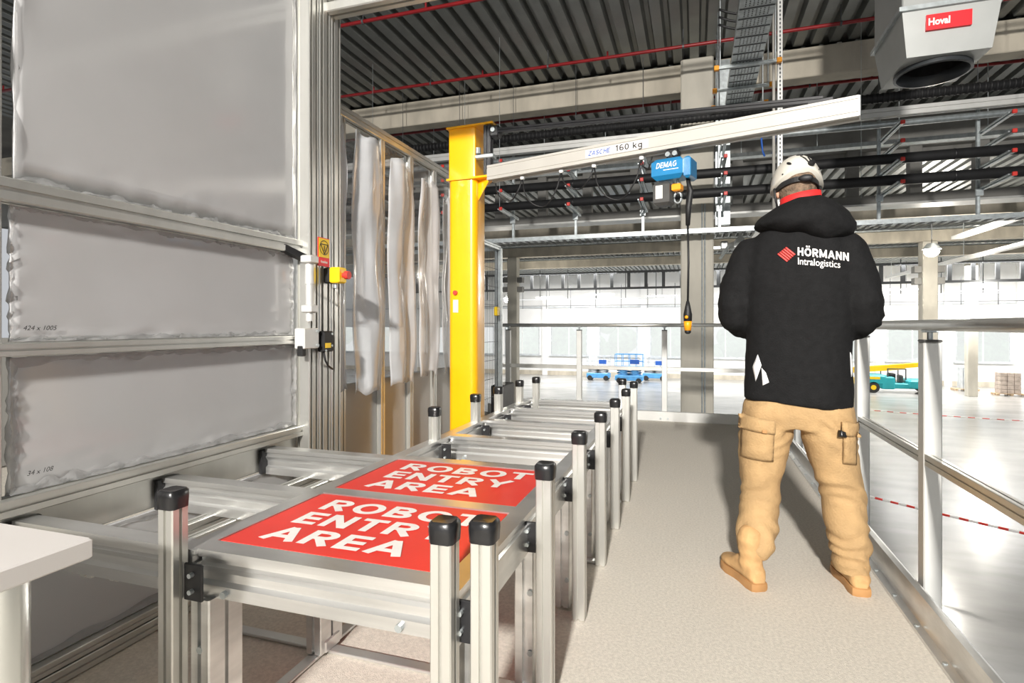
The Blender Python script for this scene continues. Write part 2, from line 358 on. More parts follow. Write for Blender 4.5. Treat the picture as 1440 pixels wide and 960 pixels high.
# second level of tray and deck edge seen below it
def column(x, y, w_, z1, label, corbel=None):
    c = thing('concrete_column', (x, y, HF), label, kind='structure')
    MB().bbox(x-w_/2, x+w_/2, y-w_/2, y+w_/2, HF, z1, .02).build('shaft', 'column', c)
    if corbel:
        for s in (-1, 1):
            MB().bbox(x+s*(w_/2+.14)-.14, x+s*(w_/2+.14)+.14, y-.2, y+.2, corbel, corbel+.28, .01).build('corbel', 'concrete2', c)
            MB().bbox(x+s*(w_/2+.14)-.14, x+s*(w_/2+.14)+.14, y-.2, y+.2, corbel-.5, corbel-.22, .01).build('corbel', 'concrete2', c)
    return c
c = column(.03, 11.57, .60, 6.2, 'tall concrete column behind the blue hoist')
MB().cyl((.17, 11.25, HF), (.17, 11.25, 3.4), .014).cyl((.12, 11.25, HF), (.12, 11.25, 3.4), .014).build('conduit', 'galv', c, 30)
MB().box(.36, .62, 11.3, 11.5, 3.0, 6.1).build('side_panel', 'galv', c)
column(9.5, 28.5, .55, 4.68, 'far concrete column below the bright lamp at right', 3.35)
column(-9.22, 28.5, .52, 4.68, 'far brownish column seen beside the yellow jib post', 3.35)
column(15.5, 40, .5, 5.2, 'most distant concrete column near the small bright lamp')

# black ladder truss in front of the far wall
lt = thing('ladder_truss', (0, 38, 3.45), 'black steel ladder truss spanning in front of the white far wall', 'truss')
MB().box(-20, 30, 37.93, 38.07, 4.58, 4.72).build('top_chord', 'steeldark', lt)
MB().box(-20, 30, 37.93, 38.07, 3.5, 3.64).build('bottom_chord', 'steeldark', lt)
for k in range(45): MB().box(-20+1.12*k, -19.8+1.12*k, 37.95, 38.05, 3.64, 4.58).build('upright', 'steeldark', lt)
for k in range(26):
    MB().box(-20+1.95*k, -19.96+1.95*k, 37.6, 37.64, 2.9, 4.9).build('hanger_rod', 'steeldark', lt)
ct2 = thing('wire_tray', (0, 43, 2.6), 'thin wire cable tray hung before the far wall windows', 'cable tray')
MB().box(-20, 30, 42.9, 43.1, 2.60, 2.64).build('lower_rail', 'steeldark', ct2)
MB().box(-20, 30, 42.9, 43.1, 3.1, 3.13).build('upper_rail', 'liftgrey', ct2)
for k in range(26): MB().box(-19+1.95*k, -18.96+1.95*k, 42.96, 43.0, 2.4, 4.2).build('hanger_rod', 'steeldark', ct2)

# ================================================================= LAMPS IN THE HALL
def tube_lamp(x, y, z, ln, label):
    t = thing('tube_lamp', (x, y, z), label, 'lamp', 'tube lamps in front of the far wall')
    MB().bbox(x-ln/2, x+ln/2, y-.07, y+.07, z+.05, z+.12, .01).build('housing', 'alu_white', t)
    MB().cyl((x-ln/2+.03, y, z+.02), (x+ln/2-.03, y, z+.02), .045, n=10).build('tube', 'tube', t, True)
    MB().cyl((x, y, z+.12), (x, y, 5.45), .012, n=6).build('hanger_rod', 'steeldark', t)
lab = ['first from the left', 'second from the left', 'third from the left', 'fourth from the left', 'fifth from the left', 'sixth from the left', 'seventh from the left', 'last at the right']
for i, x in enumerate((-11.2, -7.0, -2.4, 3.6, 8.6, 13.2, 17.4, 21.5)):
    tube_lamp(x, 44-.8*(i % 2), 3.3+.12*(i % 2), 2.3, 'white tube lamp near the far wall, '+lab[i])
def high_bay(x, y, z, r, e, label):
    t = thing('high_bay_lamp', (x, y, z), label, 'lamp')
    MB().cyl((x, y, z+.08), (x, y, z+.3), r*1.25, r*.6, 16).build('housing', 'liftgrey', t, 40)
    MB().ell((x, y, z), (r, r, r*.8), 16, 8).build('lens', 'lamp', t, True)
    MB().cyl((x, y, z+.3), (x, y, 5.45 if y > 16 else 6.3), .015, n=6).build('hanger_rod', 'steeldark', t)
    d = light('high_bay_glow', 'POINT', (x, y-.5, z-.3), e, size=.25, col=(1,.94,.84)); d.parent = t; d.location = (0, -.5, -.35)
high_bay(8.25, 24.4, 3.8, .24, 700, 'bright round lamp glaring above the far right column')
high_bay(15.3, 38.3, 3.35, .22, 500, 'smaller bright lamp right of the far column, against the wall')
high_bay(-10.9, 32.5, 2.65, .22, 400, 'bright round lamp seen just right of the yellow jib post')
for X, z, y0, y1, w_, lb in ((9.6, 4.42, 13.5, 26, .34, 'long pale cable duct receding at upper right'), (10.4, 3.75, 18, 37, .26, 'second thin pale cable duct receding at right, below the other'), (2.2, 4.45, 17.5, 36, .3, 'pale cable duct receding behind the helmet')):
    d_ = thing('cable_duct', (X, y0, z), lb, 'cable duct')
    MB().box(X-w_/2, X+w_/2, y0, y1, z, z+.03).box(X-w_/2, X-w_/2+.02, y0, y1, z+.03, z+.12).box(X+w_/2-.02, X+w_/2, y0, y1, z+.03, z+.12).build('trough', 'alu_white', d_)
    for k in range(5):
        yy = y0+.6+k*(y1-y0-1.2)/4
        MB().cyl((X, yy, z+.02), (X, yy, 5.45 if yy > 16.2 else 6.3), .012, n=6).build('hanger_rod', 'galv', d_)

# ================================================================= CEILING SERVICES
for y, z, lb in ((7.72, 5.9, 'red sprinkler pipe under the roof, nearest of the three'), (10.12, 5.9, 'red sprinkler pipe under the roof just before the concrete beam'), (12.7, 5.95, 'dark red sprinkler pipe under the roof beyond the concrete beam')):
    sp = thing('sprinkler_pipe', (0, y, z), lb, 'pipe', 'red sprinkler pipes')
    MB().cyl((-16, y, z), (18, y, z), .03, n=10).build('pipe', 'redpipe', sp, True)
    for k in range(13):
        x = -14.6+2.4*k
        MB().cyl((x, y, z), (x, y, 6.2), .008, n=6).cyl((x-.015, y, z+.0), (x+.015, y, z), .042, n=10).build('hanger', 'steeldark', sp)
        MB().cyl((x+1.1, y, z), (x+1.1, y, z+.11), .016, n=8).build('sprinkler_head', 'redpipe', sp)
for i, (x, y) in enumerate(((-6.0, 9.6), (-3.3, 9.4), (2.6, 10.6), (4.4, 9.2), (-4.6, 10.9))):
    tag(MB().cyl((x, y, 3.2), (x, y, 6.2), .004, n=6).build('hanging_wire', 'galv'), 'thin steel wire hanging from the roof, ' + ['left of the jib post', 'above the jib arm at left', 'between tray and ventilation unit', 'in front of the ventilation unit', 'over the jib post'][i], 'wire')

# insulated pipes on cantilever channels
for z, lb in ((3.75, 'upper thick black insulated pipe crossing the hall'), (3.41, 'lower thick black insulated pipe crossing the hall')):
    p = thing('insulated_pipe', (0, 10.4, z), lb, 'pipe', 'black insulated pipes')
    MB().cyl((-9, 10.4, z), (11, 10.4, z), .082, n=18).build('pipe', 'pipe', p, True)
    for k in range(10): MB().cyl((-8.2+2*k, 10.4, z), (-8.17+2*k, 10.4, z), .086, n=18).build('seam_band', 'blackmetal', p, True)
sd = thing('spiral_duct', (0, 10.75, 4.86), 'black ribbed flexible duct above the pale trunking', 'duct')
MB().cyl((-9, 10.75, 4.86), (11, 10.75, 4.86), .075, n=16).build('duct', 'pipe', sd, True)
rb = MB()
for k in range(260): rb.cyl((-9+k*.077, 10.75, 4.86), (-8.97+k*.077, 10.75, 4.86), .084, n=12)
rb.build('duct_ribs', 'pipe', sd, True, kind='stuff')
tr = thing('cable_trunking', (0, 10.8, 4.6), 'long pale aluminium trunking crossing behind the jib arm', 'trunking')
MB().slot((-9, 10.8, 4.62), (11, 10.8, 4.62), .12, .15).build('trunking_body', 'alu_white', tr)
MB().cyl((-9, 10.85, 4.45), (11, 10.85, 4.45), .055, n=12).build('conduit', 'galv', tr, True)
hx = [-6.1, -4.75, -3.55, -2.25, -.95, .42, 2.95, 4.34, 5.75, 7.2]
hl = ['far left behind the jib post', 'left end of the jib arm', 'below the jib arm label', 'left of the hoist', 'behind the hoist', 'right of the concrete column', 'right of the helmet', 'far right below the ventilation unit', 'right edge of the picture', 'beyond the right edge']
for i, x in enumerate(hx):
    h = thing('pipe_bracket', (x, 10.97, 2.8), 'galvanised cantilever pipe bracket with red end caps, '+hl[i], 'bracket', 'pipe brackets')
    MB().slot((x, 10.97, 2.83), (x, 10.97, 4.75), .05).build('hanger_post', 'galv', h)
    MB().cyl((x, 10.97, 4.75), (x, 10.97, 6.22), .006, n=6).build('hanger_rod', 'steeldark', h)
    for z in (4.20, 3.92, 3.635, 3.295):
        a = MB().slot((x+.06, 10.02, z), (x+.06, 11.1, z), .045).slot((x-.0, 10.02, z-.0), (x-.0, 10.9, z), .02).build('channel_arm', 'galv', h)
        MB().bbox(x+.03, x+.09, 9.985, 10.02, z-.03, z+.03, .006).build('end_cap', 'redcap', a)
    MB().box(x-.05, x+.05, 10.9, 10.94, 3.18, 3.3).build('base_clip', 'galv', h)
ct = thing('cable_tray', (0, 10.9, 2.78), 'long galvanised cable tray hung below the pipe brackets', 'cable tray')
MB().box(-6.5, 8, 10.78, 11.02, 2.78, 2.785).box(-6.5, 8, 10.78, 10.79, 2.785, 2.86).box(-6.5, 8, 11.01, 11.02, 2.785, 2.86).build('trough', 'galv', ct)
for k in range(96): MB().box(-6.4+.15*k, -6.34+.15*k, 10.79, 11.01, 2.772, 2.78).build('slat', 'steeldark', ct)
wt = thing('mesh_tray', (0, 12.5, 4.6), 'fine galvanised mesh tray beyond the black pipes', 'cable tray')
MB().box(-8, 11, 12.4, 12.6, 4.55, 4.56).box(-8, 11, 12.4, 12.41, 4.56, 4.63).build('trough', 'galv', wt)
for k in range(14): MB().cyl((-7.5+1.4*k, 12.5, 4.56), (-7.5+1.4*k, 12.5, 6.2), .008, n=6).build('hanger_rod', 'galv', wt)
cd = thing('perforated_tray', (.7, 8, 4.95), 'wide perforated cable tray running under the roof beside the column', 'cable tray')
MB().box(.51, .91, 3, 10.6, 4.95, 4.957).box(.50, .51, 3, 10.6, 4.95, 5.03).box(.91, .92, 3, 10.6, 4.95, 5.03).build('trough', 'galv', cd)
for k in range(15):
    MB().box(.51, .91, 6.9+.24*k, 6.915+.24*k, 4.943, 4.95).build('cross_rib', 'steeldark', cd)
hol = MB()
for k in range(15):
    for j in range(4):
        for i in range(7): hol.box(.57+.045*i, .585+.045*i, 6.94+.24*k+.045*j, 6.965+.24*k+.045*j, 4.9485, 4.9502)
hol.build('perforations', 'steeldark', cd, kind='stuff')
for y in (8.9, 9.75, 10.5):
    MB().slot((.3, y, 4.92), (1.15, y, 4.92), .045).build('cross_support', 'galv', cd)
    for x in (.3, 1.15):
        MB().bbox(x-.035, x+.035, y-.035, y+.035, 4.885, 4.955, .006).build('end_cap', 'orange', cd)
        MB().cyl((x+(.05 if x < .5 else -.05), y, 4.92), (x+(.05 if x < .5 else -.05), y, 6.2), .01, n=6).build('hanger_rod', 'galv', cd)
st = thing('slotted_strut', (1.12, 9.0, 3.0), 'white slotted vertical strut beside the perforated tray', 'strut')
MB().slot((1.17, 9, 2.6), (1.17, 9, 6.2), .07).build('strut_body', 'alu_white', st)
MB().cyl((1.09, 9, 2.6), (1.09, 9, 6.2), .022, n=10).build('conduit', 'arm', st, True)
sl = MB()
for k in range(60): sl.box(1.16, 1.18, 8.962, 8.966, 2.65+.06*k, 2.68+.06*k)
sl.build('slots', 'steeldark', st, kind='stuff')
lp = [Vector((1.02+.09*math.sin(a), 9.05, 3.85+.3*math.cos(a))) for a in [k*math.pi/10-2.6 for k in range(17)]]
tag(MB().tube(lp, .014).build('cable_loop', 'bluecable', smooth=True), 'blue cable loop hanging by the slotted strut', 'cable')
bc = MB()
for q in range(3): bc.tube([(.30+.55*u, 8.0+.1*q, 5.32-.10*math.sin(u*3.14)-.05*q) for u in [k/8 for k in range(9)]], .016)
tag(bc.build('cable_bundle', 'black', smooth=True), 'black cables looping beside the column top', 'cable')
hn = thing('loudspeaker', (.69, 11.6, 2.6), 'grey horn loudspeaker mounted right of the concrete column', 'loudspeaker')
hdv = Vector((.75, -.62, -.12)).normalized(); ha, hu = frame(hdv)
MB().loft([[Vector((.66, 11.6, 2.62))+hdv*x_+(ha*math.cos(a)+hu*math.sin(a))*r_ for a in [2*math.pi*k/18 for k in range(18)]] for x_, r_ in ((-.14,.05),(-.04,.06),(.06,.09),(.15,.15),(.19,.19),(.192,.18),(.12,.10),(.03,.03))]).build('horn', 'hvac', hn, 40)
MB().bbox(.46, .6, 11.55, 11.72, 2.56, 2.72, .02).build('driver', 'hvac', hn)
MB().bar((.331, 11.6, 2.6), (.5, 11.6, 2.6), .05, .05).bar((.45, 11.6, 2.38), (.6, 11.5, 2.6), .03, .05).build('bracket', 'galv', hn)

# ventilation unit
hv = thing('ventilation_unit', (2.17, 6.4, 3.57), 'grey ventilation unit with round black outlet hanging at top right', 'ventilation unit')
def frus(z0, z1, i0, i1): return [[(1.80+i, 6+i, z), (2.55-i, 6+i, z), (2.55-i, 6.84-i, z), (1.80+i, 6.84-i, z)] for z, i in ((z0, i0), (z1, i1))]
MB().loft(frus(3.56, 3.96, .05, .0), cap=False).build('outlet_hood', 'hvac', hv)
def sq(a):
    c_, s_ = math.cos(a), math.sin(a); k = 1/max(abs(c_), abs(s_)); return (2.175+.325*c_*k, 6.42+.37*s_*k, 3.56)
aa = [2*math.pi*k/32 for k in range(32)]
MB().loft([[sq(a) for a in aa], [(2.175+.30*math.cos(a), 6.42+.305*math.sin(a), 3.558) for a in aa]], cap=False).build('bottom_plate', 'hvac', hv)
MB().loft([[(x+sx*.0, y, z) for x, y in ((1.77,5.97),(2.58,5.97),(2.58,6.87),(1.77,6.87))] for z, sx in ((3.96,0),(4.0,0))]).build('flange', 'galv', hv)
MB().bbox(1.80, 2.55, 6, 6.84, 4.0, 4.9, .01).build('fan_casing', 'hvac', hv)
MB().bbox(1.9, 2.45, 5.985, 6.0, 4.06, 4.5, .006).build('access_door', 'alu_white', hv)
MB().bbox(1.74, 2.62, 5.94, 6.9, 4.9, 6.2, .01).build('filter_box', 'hvac', hv)
rim = [[(2.175+math.cos(a)*r_, 6.42+math.sin(a)*r_*1.02, z) for a in [2*math.pi*k/32 for k in range(32)]] for z, r_ in ((3.565,.31),(3.52,.315),(3.515,.29),(3.56,.265),(3.62,.26))]
MB().loft(rim, cap=False).build('outlet_ring', 'hvac_dark', hv, 40)
MB().loft([[(2.175+.262*math.cos(a), 6.42+.265*math.sin(a), z) for a in aa] for z in (3.61, 3.95)], cap=False).cyl((2.175, 6.42, 3.94), (2.175, 6.42, 3.95), .26, n=32).build('outlet_duct', 'black', hv)
lbx = MB().add([(1.985, 5.994, 3.765), (2.33, 5.994, 3.765), (2.33, 5.987, 3.90), (1.985, 5.987, 3.90), (1.985, 6.03, 3.765), (2.33, 6.03, 3.765), (2.33, 6.02, 3.90), (1.985, 6.02, 3.90)], [(0,1,2,3),(4,7,6,5),(0,4,5,1),(3,2,6,7),(0,3,7,4),(1,5,6,2)])
lo = lbx.build('name_plate', 'labelred', hv)
put_text('lettering', text_mesh('Hoval', .085, .0035, width=.165), 'sign_white', (2.0, 5.988, 3.805), (1,0,0), (0,-.05,1), lo)
for x in (1.85, 2.5): MB().cyl((x, 5.9, 4.5), (x+.5*(1 if x > 2 else -1)*.3, 5.8, 6.2), .012, n=6).build('hanger_rod', 'galv', hv)

# ================================================================= RAILINGS AND KERB
kb = thing('toe_board', (.78, 2, 0), 'folded aluminium toe board along the right edge of the walkway', 'toe board')
MB().prism((.774, -3, 0), (.774, 6.65, 0), [(-.026,0),(-.026,.014),(0,.02),(.0,.125),(.02,.13),(.03,.125),(.03,-.06),(0,-.06)]).build('kick_plate', 'alu_mill', kb)
for k in range(40): MB().cyl((.760, -2.9+.24*k, .012), (.760, -2.9+.24*k, .02), .008, n=8).build('screw', 'galv', kb)
kf = thing('toe_board', (-.9, 6.7, 0), 'pale toe board closing the far end of the walkway', 'toe board')
MB().bbox(-2.5, .77, 6.66, 6.70, -.003, .11, .004).build('kick_plate', 'alu_white', kf)
for x in (-.30, -.38, -1.3, -2.2, .6): MB().cyl((x, 6.645, .03), (x, 6.66, .03), .012, n=8).build('screw', 'galv', kf)
def railing(pts_posts, a, b, label, axis):
    r = thing('guard_rail', (a[0], a[1], 0), label, 'railing')
    MB().cyl((*a, 1.1), (*b, 1.1), .021, n=16).build('top_rail', 'alu', r, True)
    MB().slot((*a, .592), (*b, .592), .035, .045).build('mid_rail', 'alu', r)
    for (x, y) in pts_posts:
        q = MB().bbox(x-.03, x+.03, y-.03, y+.03, -.12, 1.035, .004).build('post', 'alu_white', r)
        MB().bbox(x-.031, x+.031, y-.031, y+.031, 1.035, 1.045, .003).build('end_cap', 'darkgrey', q)
        MB().cyl((x, y, 1.045), (x, y, 1.085), .01, n=8).bbox(x-.022, x+.022, y-.022, y+.022, 1.072, 1.082, .002).build('rail_clamp', 'galv', q)
    return r
railing([(.85, 2.53), (.85, 3.45), (.85, 4.4), (.85, 5.4), (.85, .9), (.85, -.9)], (.84, -3), (.84, 6.66), 'aluminium guard rail along the right side of the walkway', 1)
railing([(-2.25, 6.74), (-1.34, 6.74), (-.34, 6.74), (.62, 6.74)], (-2.42, 6.74), (.82, 6.74), 'aluminium guard rail across the far end of the platform', 0)

# ================================================================= ENCLOSURE ON THE LEFT
XW = -1.9
en = thing('lifting_gate', (XW, 1.2, 0), 'tall aluminium gate wrapped in wrinkled milky film at left', 'gate')
for z0, z1, nm in ((1.452, 1.519, 'upper_rail'), (1.010, 1.048, 'middle_rail'), (.553, .603, 'lower_rail'), (0.0, .045, 'bottom_rail'), (.05, .085, 'bottom_rail')):
    MB().slot((XW+.02, -.4, (z0+z1)/2), (XW+.02, 2.34, (z0+z1)/2), .07, z1-z0).build(nm, 'alu', en)
MB().bbox(XW-.05, XW+.01, -.4, 2.34, .43, .545, .004).build('base_beam', 'alu', en)
def film(y0, y1, z0, z1, seed, name='film_panel'):
    ny, nz = 44, 26; b = MB(); vs_ = []
    for i in range(ny+1):
        for j in range(nz+1):
            u, v = i/ny, j/nz; e = min(u*(y1-y0), (1-u)*(y1-y0), v*(z1-z0), (1-v)*(z1-z0))
            k = math.exp(-e/.03)
            n1 = noise.noise(Vector((u*14+seed, v*14, seed))); n2 = noise.noise(Vector((u*30, v*30+seed, 3.1)))
            y = y0+u*(y1-y0) + (.008*n2*k if 0 < i < ny else .006*n1); z = z0+v*(z1-z0) + (.010*n1*k if 0 < j < nz else .006*n2)
            vs_.append((XW+.012+k*(.008*n1+.006*n2)+.0012*noise.noise(Vector((u*2.5, v*2, seed))), y, z))
    fs = [(i*(nz+1)+j, (i+1)*(nz+1)+j, (i+1)*(nz+1)+j+1, i*(nz+1)+j+1) for i in range(ny) for j in range(nz)]
    o = b.add(vs_, fs).build(name, 'film', en, True)
    md = o.modifiers.new('thick', 'SOLIDIFY'); md.thickness = .006; md.offset = -1
    # loose film rim, crinkled
    rimb = MB()
    for (ax, ay, bx_, by_) in ((y0, z0, y1, z0), (y0, z1, y1, z1), (y0, z0, y0, z1), (y1, z0, y1, z1)):
        n_ = 90; hor = ay == by_; sgn = (1 if (ay == z0 if hor else ax == y0) else -1); rows = []
        for i in range(n_+1):
            t = i/n_; y = ax+(bx_-ax)*t; z = ay+(by_-ay)*t; row = []
            for q in range(4):
                wv = .009*q*(.5+1.1*abs(noise.noise(Vector((t*(17 if hor else 6), seed*1.7, sgn+hor)))))*sgn
                h_ = .012+(.012 if hor else .006)*noise.noise(Vector((t*(40 if hor else 14), q*1.3, seed))) - .002*q
                row.append((XW+.012+max(.004, h_*(1-q/4)), y+(0 if hor else wv), z+(wv if hor else 0)))
            rows.append(row)
        k0 = len(rimb.v); rimb.add([p for r_ in rows for p in r_], [(i*4+q, (i+1)*4+q, (i+1)*4+q+1, i*4+q+1) for i in range(n_) for q in range(3)])
    rimb.build('film_edge', 'wrinkle', o, True)
    return o
film(1.10, 2.31, 1.525, 3.25, 1.3); film(-.35, 1.0, 1.525, 3.25, 8.2)
pB = film(1.09, 2.29, 1.052, 1.448, 2.1); film(-.35, 1.0, 1.052, 1.448, 9.7)
pC = film(1.09, 2.31, .607, 1.006, 3.7); film(-.35, 1.0, .607, 1.006, 6.1)
film(-.3, 2.31, .09, .425, 4.9)
def scribble(body, y, z, parent):
    me = text_mesh(body, .02, 0, .3)
    put_text('handwriting', me, 'ink', (XW+.026, y, z), (0,1,0), (0,0,1), parent)
scribble('424 x 1005', 1.12, 1.085, pB); scribble('34 x 108', 1.13, .655, pC)
MB().slot((XW-.0, 1.045, .6), (XW-.0, 1.045, 3.25), .05).build('stile', 'alu', en)
# corner profile: three grooved extrusions
for y0, y1 in ((2.32, 2.40), (2.40, 2.50), (2.50, 2.587)):
    MB().slot((XW+.03, (y0+y1)/2, 0), (XW+.03, (y0+y1)/2, 3.3), y1-y0-.002, .12, up=(1,0,0), n=2).build('corner_profile', 'alu', en)
MB().slot((XW+.03, 2.50, 2.77), (.9, 2.50, 2.77), .09, .11).build('top_beam', 'alu', en)
# guide cylinder and bracket by the corner
gy = 2.30
MB().cyl((XW+.11, gy, 1.30), (XW+.11, gy, 1.40), .022, n=14).build('guide_cylinder', 'alu_white', en, 40)
MB().cyl((XW+.11, gy, 1.12), (XW+.11, gy, 1.44), .018, n=14).bbox(XW+.08, XW+.14, gy-.035, gy+.035, 1.40, 1.44, .006).bbox(XW+.08, XW+.14, gy-.03, gy+.03, 1.16, 1.20, .006).build('guide_cylinder', 'alu_white', en, 40)
MB().bar((XW+.03, 2.2, 1.47), (XW+.08, 2.33, 1.42), .05, .03).build('stay', 'black', en)
MB().bbox(XW+.06, XW+.12, 2.25, 2.36, .985, 1.085, .004).build('rail_bracket', 'alu_white', en)
for dz in (1.0, 1.07): MB().cyl((XW+.12, 2.345, dz), (XW+.127, 2.345, dz), .008, n=8).build('bolt', 'galv', en)
MB().bbox(XW+.08, XW+.11, 2.245, 2.275, .95, 1.0, .003).build('rail_stop', 'black', en)

ws = thing('warning_sign', (XW+.1, 2.42, 1.40), 'yellow and red warning sign with ringed triangle on the corner profile', 'sign')
MB().box(XW+.092, XW+.096, 2.385, 2.475, 1.40, 1.545).build('sign_plate', 'labelred', ws)
MB().box(XW+.096, XW+.0975, 2.389, 2.471, 1.445, 1.541).build('yellow_field', 'yellow_label', ws)
rg = [[(XW+.098+(.0006 if q else 0), 2.43+math.cos(a)*r_, 1.495+math.sin(a)*r_) for q, r_ in ((0,.037),(1,.037),(1,.034),(0,.034))] for a in [2*math.pi*k/28 for k in range(29)]]
MB().loft(rg, cap=False).build('ring_mark', 'ink', ws)
for a, b_ in (((2.40, 1.512), (2.46, 1.512)), ((2.46, 1.512), (2.43, 1.462)), ((2.43, 1.462), (2.40, 1.512)), ((2.43, 1.505), (2.43, 1.478))):
    MB().bar((XW+.098, *a), (XW+.098, *b_), .003, .003).build('triangle_mark', 'ink', ws)
put_text('lettering', text_mesh('Notablass', .018, .0006, width=.055), 'sign_white', (XW+.097, 2.403, 1.417), (0,1,0), (0,0,1), ws)
es = thing('emergency_stop', (XW+.1, 2.47, 1.35), 'yellow emergency stop box with red button below the warning sign', 'switch')
MB().bbox(XW+.09, XW+.125, 2.43, 2.50, 1.315, 1.395, .006).build('back_box', 'black', es)
MB().bbox(XW+.125, XW+.185, 2.43, 2.50, 1.315, 1.395, .006).build('yellow_cover', 'yellow_label', es)
MB().cyl((XW+.185, 2.465, 1.355), (XW+.20, 2.465, 1.355), .012, n=14).cyl((XW+.20, 2.465, 1.355), (XW+.222, 2.465, 1.355), .021, n=16).build('push_button', 'redcap', es, 40)
MB().cyl((XW+.14, 2.465, 1.29), (XW+.14, 2.465, 1.315), .012, n=10).build('cable_gland', 'galv', es)
MB().tube([(XW+.14, 2.465, 1.29), (XW+.135, 2.49, 1.26), (XW+.11, 2.53, 1.23), (XW+.09, 2.56, 1.2)], .004).build('cable', 'alu_white', es, True)
ss = thing('safety_switch', (XW+.1, 2.42, 1.0), 'black safety switch box with yellow label on the corner profile', 'switch')
MB().bbox(XW+.09, XW+.13, 2.385, 2.465, .965, 1.07, .005).build('switch_body', 'black', ss)
MB().box(XW+.13, XW+.1315, 2.395, 2.44, .985, 1.01).build('yellow_label', 'yellow_label', ss)
for y, z in ((2.45, 1.055), (2.45, .995), (2.40, .972)): MB().cyl((XW+.13, y, z), (XW+.134, y, z), .006, n=8).build('screw', 'galv', ss)
MB().tube([(XW+.11, 2.41, .965), (XW+.112, 2.42, .92), (XW+.10, 2.46, .89), (XW+.09, 2.51, .87)], .005).build('cable', 'black', ss, True)

# side wall beyond the corner
sw = thing('enclosure_wall', (XW, 3.4, 0), 'enclosure side wall of aluminium posts with clear and grey panels', 'partition')
posts = [2.70, 3.12, 3.50, 3.87, 4.24, 4.62]
for y in posts: MB().slot((XW, y, 0), (XW, y, 2.27), .05).build('post', 'alu', sw)
MB().slot((XW, 2.58, 2.30), (XW, 4.66, 2.30), .06).build('top_rail', 'alu', sw)
MB().slot((XW, 2.58, .03), (XW, 4.66, .03), .06).build('bottom_rail', 'alu', sw)
ed = [2.59] + posts
for a, b_ in zip(ed[:-1], ed[1:]):
    MB().bbox(XW-.03, XW-.006, a+.026, b_-.026, .06, .76, .003).build('lower_panel', 'greypanel', sw)
    MB().box(XW-.02, XW-.014, a+.026, b_-.026, .765, 2.265).build('clear_panel', 'clear', sw)
def curtain(y0, y1, z0, z1, seed, label):
    nu, nv = 16, 36; vs_ = []
    for j in range(nv+1):
        v = j/nv; sh = 1.04 - .22*math.exp(-((v-1)/.12)**2) - .2*math.exp(-(v/.1)**2) + .05*noise.noise(Vector((v*4, seed, 1)))
        cy = (y0+y1)/2 + .025*noise.noise(Vector((v*3, seed, 5)))
        for i in range(nu+1):
            u = i/nu-.5
            x = XW+.055+.016*math.sin(u*7+seed+1.2*noise.noise(Vector((v*2, seed, 2))))+.014*noise.noise(Vector((u*5, v*5, seed)))
            dz = .05*noise.noise(Vector((u*4+seed, 3, 7))) if j in (0, nv) else 0
            vs_.append((x, cy+u*(y1-y0)*sh, z0+v*(z1-z0)+dz))
    b = MB().add(vs_, [(j*(nu+1)+i, j*(nu+1)+i+1, (j+1)*(nu+1)+i+1, (j+1)*(nu+1)+i) for j in range(nv) for i in range(nu)])
    o = b.build('hanging_film', 'curtain', smooth=True); md = o.modifiers.new('thick', 'SOLIDIFY'); md.thickness = .001
    tag(o, label, 'plastic film', 'loose film sheets on the enclosure wall')
for a, b_, z0, z1, s, lb in ((2.76, 3.10, .70, 2.22, 1.1, 'second loose plastic sheet from the corner profile, broad and draped'), (3.15, 3.48, .72, 2.18, 2.6, 'third loose plastic sheet from the corner profile'), (3.53, 3.85, .74, 2.14, 4.4, 'fourth loose plastic sheet from the corner profile'), (3.90, 4.2, .74, 2.08, 5.2, 'last loose plastic sheet, partly behind the yellow post'), (2.605, 2.68, .75, 2.2, 7.3, 'narrow first plastic sheet right beside the corner profile')):
    curtain(a, b_, z0, z1, s, lb)
# inside of the enclosure: dim machinery bay
tag(MB().bbox(-5.2, -5.1, -3, 6.5, 0, 1.0, .01).build('wall_left', 'concrete2'), 'low grey wall inside the enclosure', kind='structure')
tag(MB().box(-5.2, -2.6, -3, 6.72, -.16, -.006).build('floor', 'deck'), 'platform floor inside the enclosure', kind='structure')

# ================================================================= CONVEYOR
ZT = .542; XL, XR = -1.2, -.526; UY = [1.15, 1.647, 2.144, 2.66, 3.15, 3.64, 4.13]
cv = thing('conveyor_frame', (-.85, 2.6, 0), 'long aluminium conveyor frame with black capped posts beside the walkway', 'conveyor')
prof = [(-.03,0),(.03,0),(.03,-.018),(.018,-.022),(.018,-.034),(.026,-.04),(.012,-.06),(.012,-.08),(.024,-.088),(.024,-.118),(-.024,-.118),(-.024,-.088),(-.012,-.08),(-.012,-.06),(-.026,-.04),(-.018,-.034),(-.018,-.022),(-.03,-.018)]
for y in UY:
    o = MB().prism((XL+.02, y-.03, ZT), (XR-.0, y-.03, ZT), prof).build('cross_beam', 'alu_mill', cv)
    for x in (XL+.10, XR-.09): MB().cyl((x, y-.054, ZT-.104), (x, y-.064, ZT-.104), .009, n=8).build('bolt', 'galv', o)
for x0, x1 in ((XL-.035, XL+.02), (XR, XR+.055)):
    pb = [(x0,0),(x1,0)]
    o = MB().prism(((x0+x1)/2, UY[0]-.07, ZT), ((x0+x1)/2, UY[-1]+.03, ZT), [(-.0275,0),(.0275,0),(.0275,-.012),(.02,-.016),(.02,-.03),(.0275,-.034),(.0275,-.115),(-.0275,-.115),(-.0275,-.034),(-.02,-.03),(-.02,-.016),(-.0275,-.012)]).build('side_beam', 'alu_mill', cv)
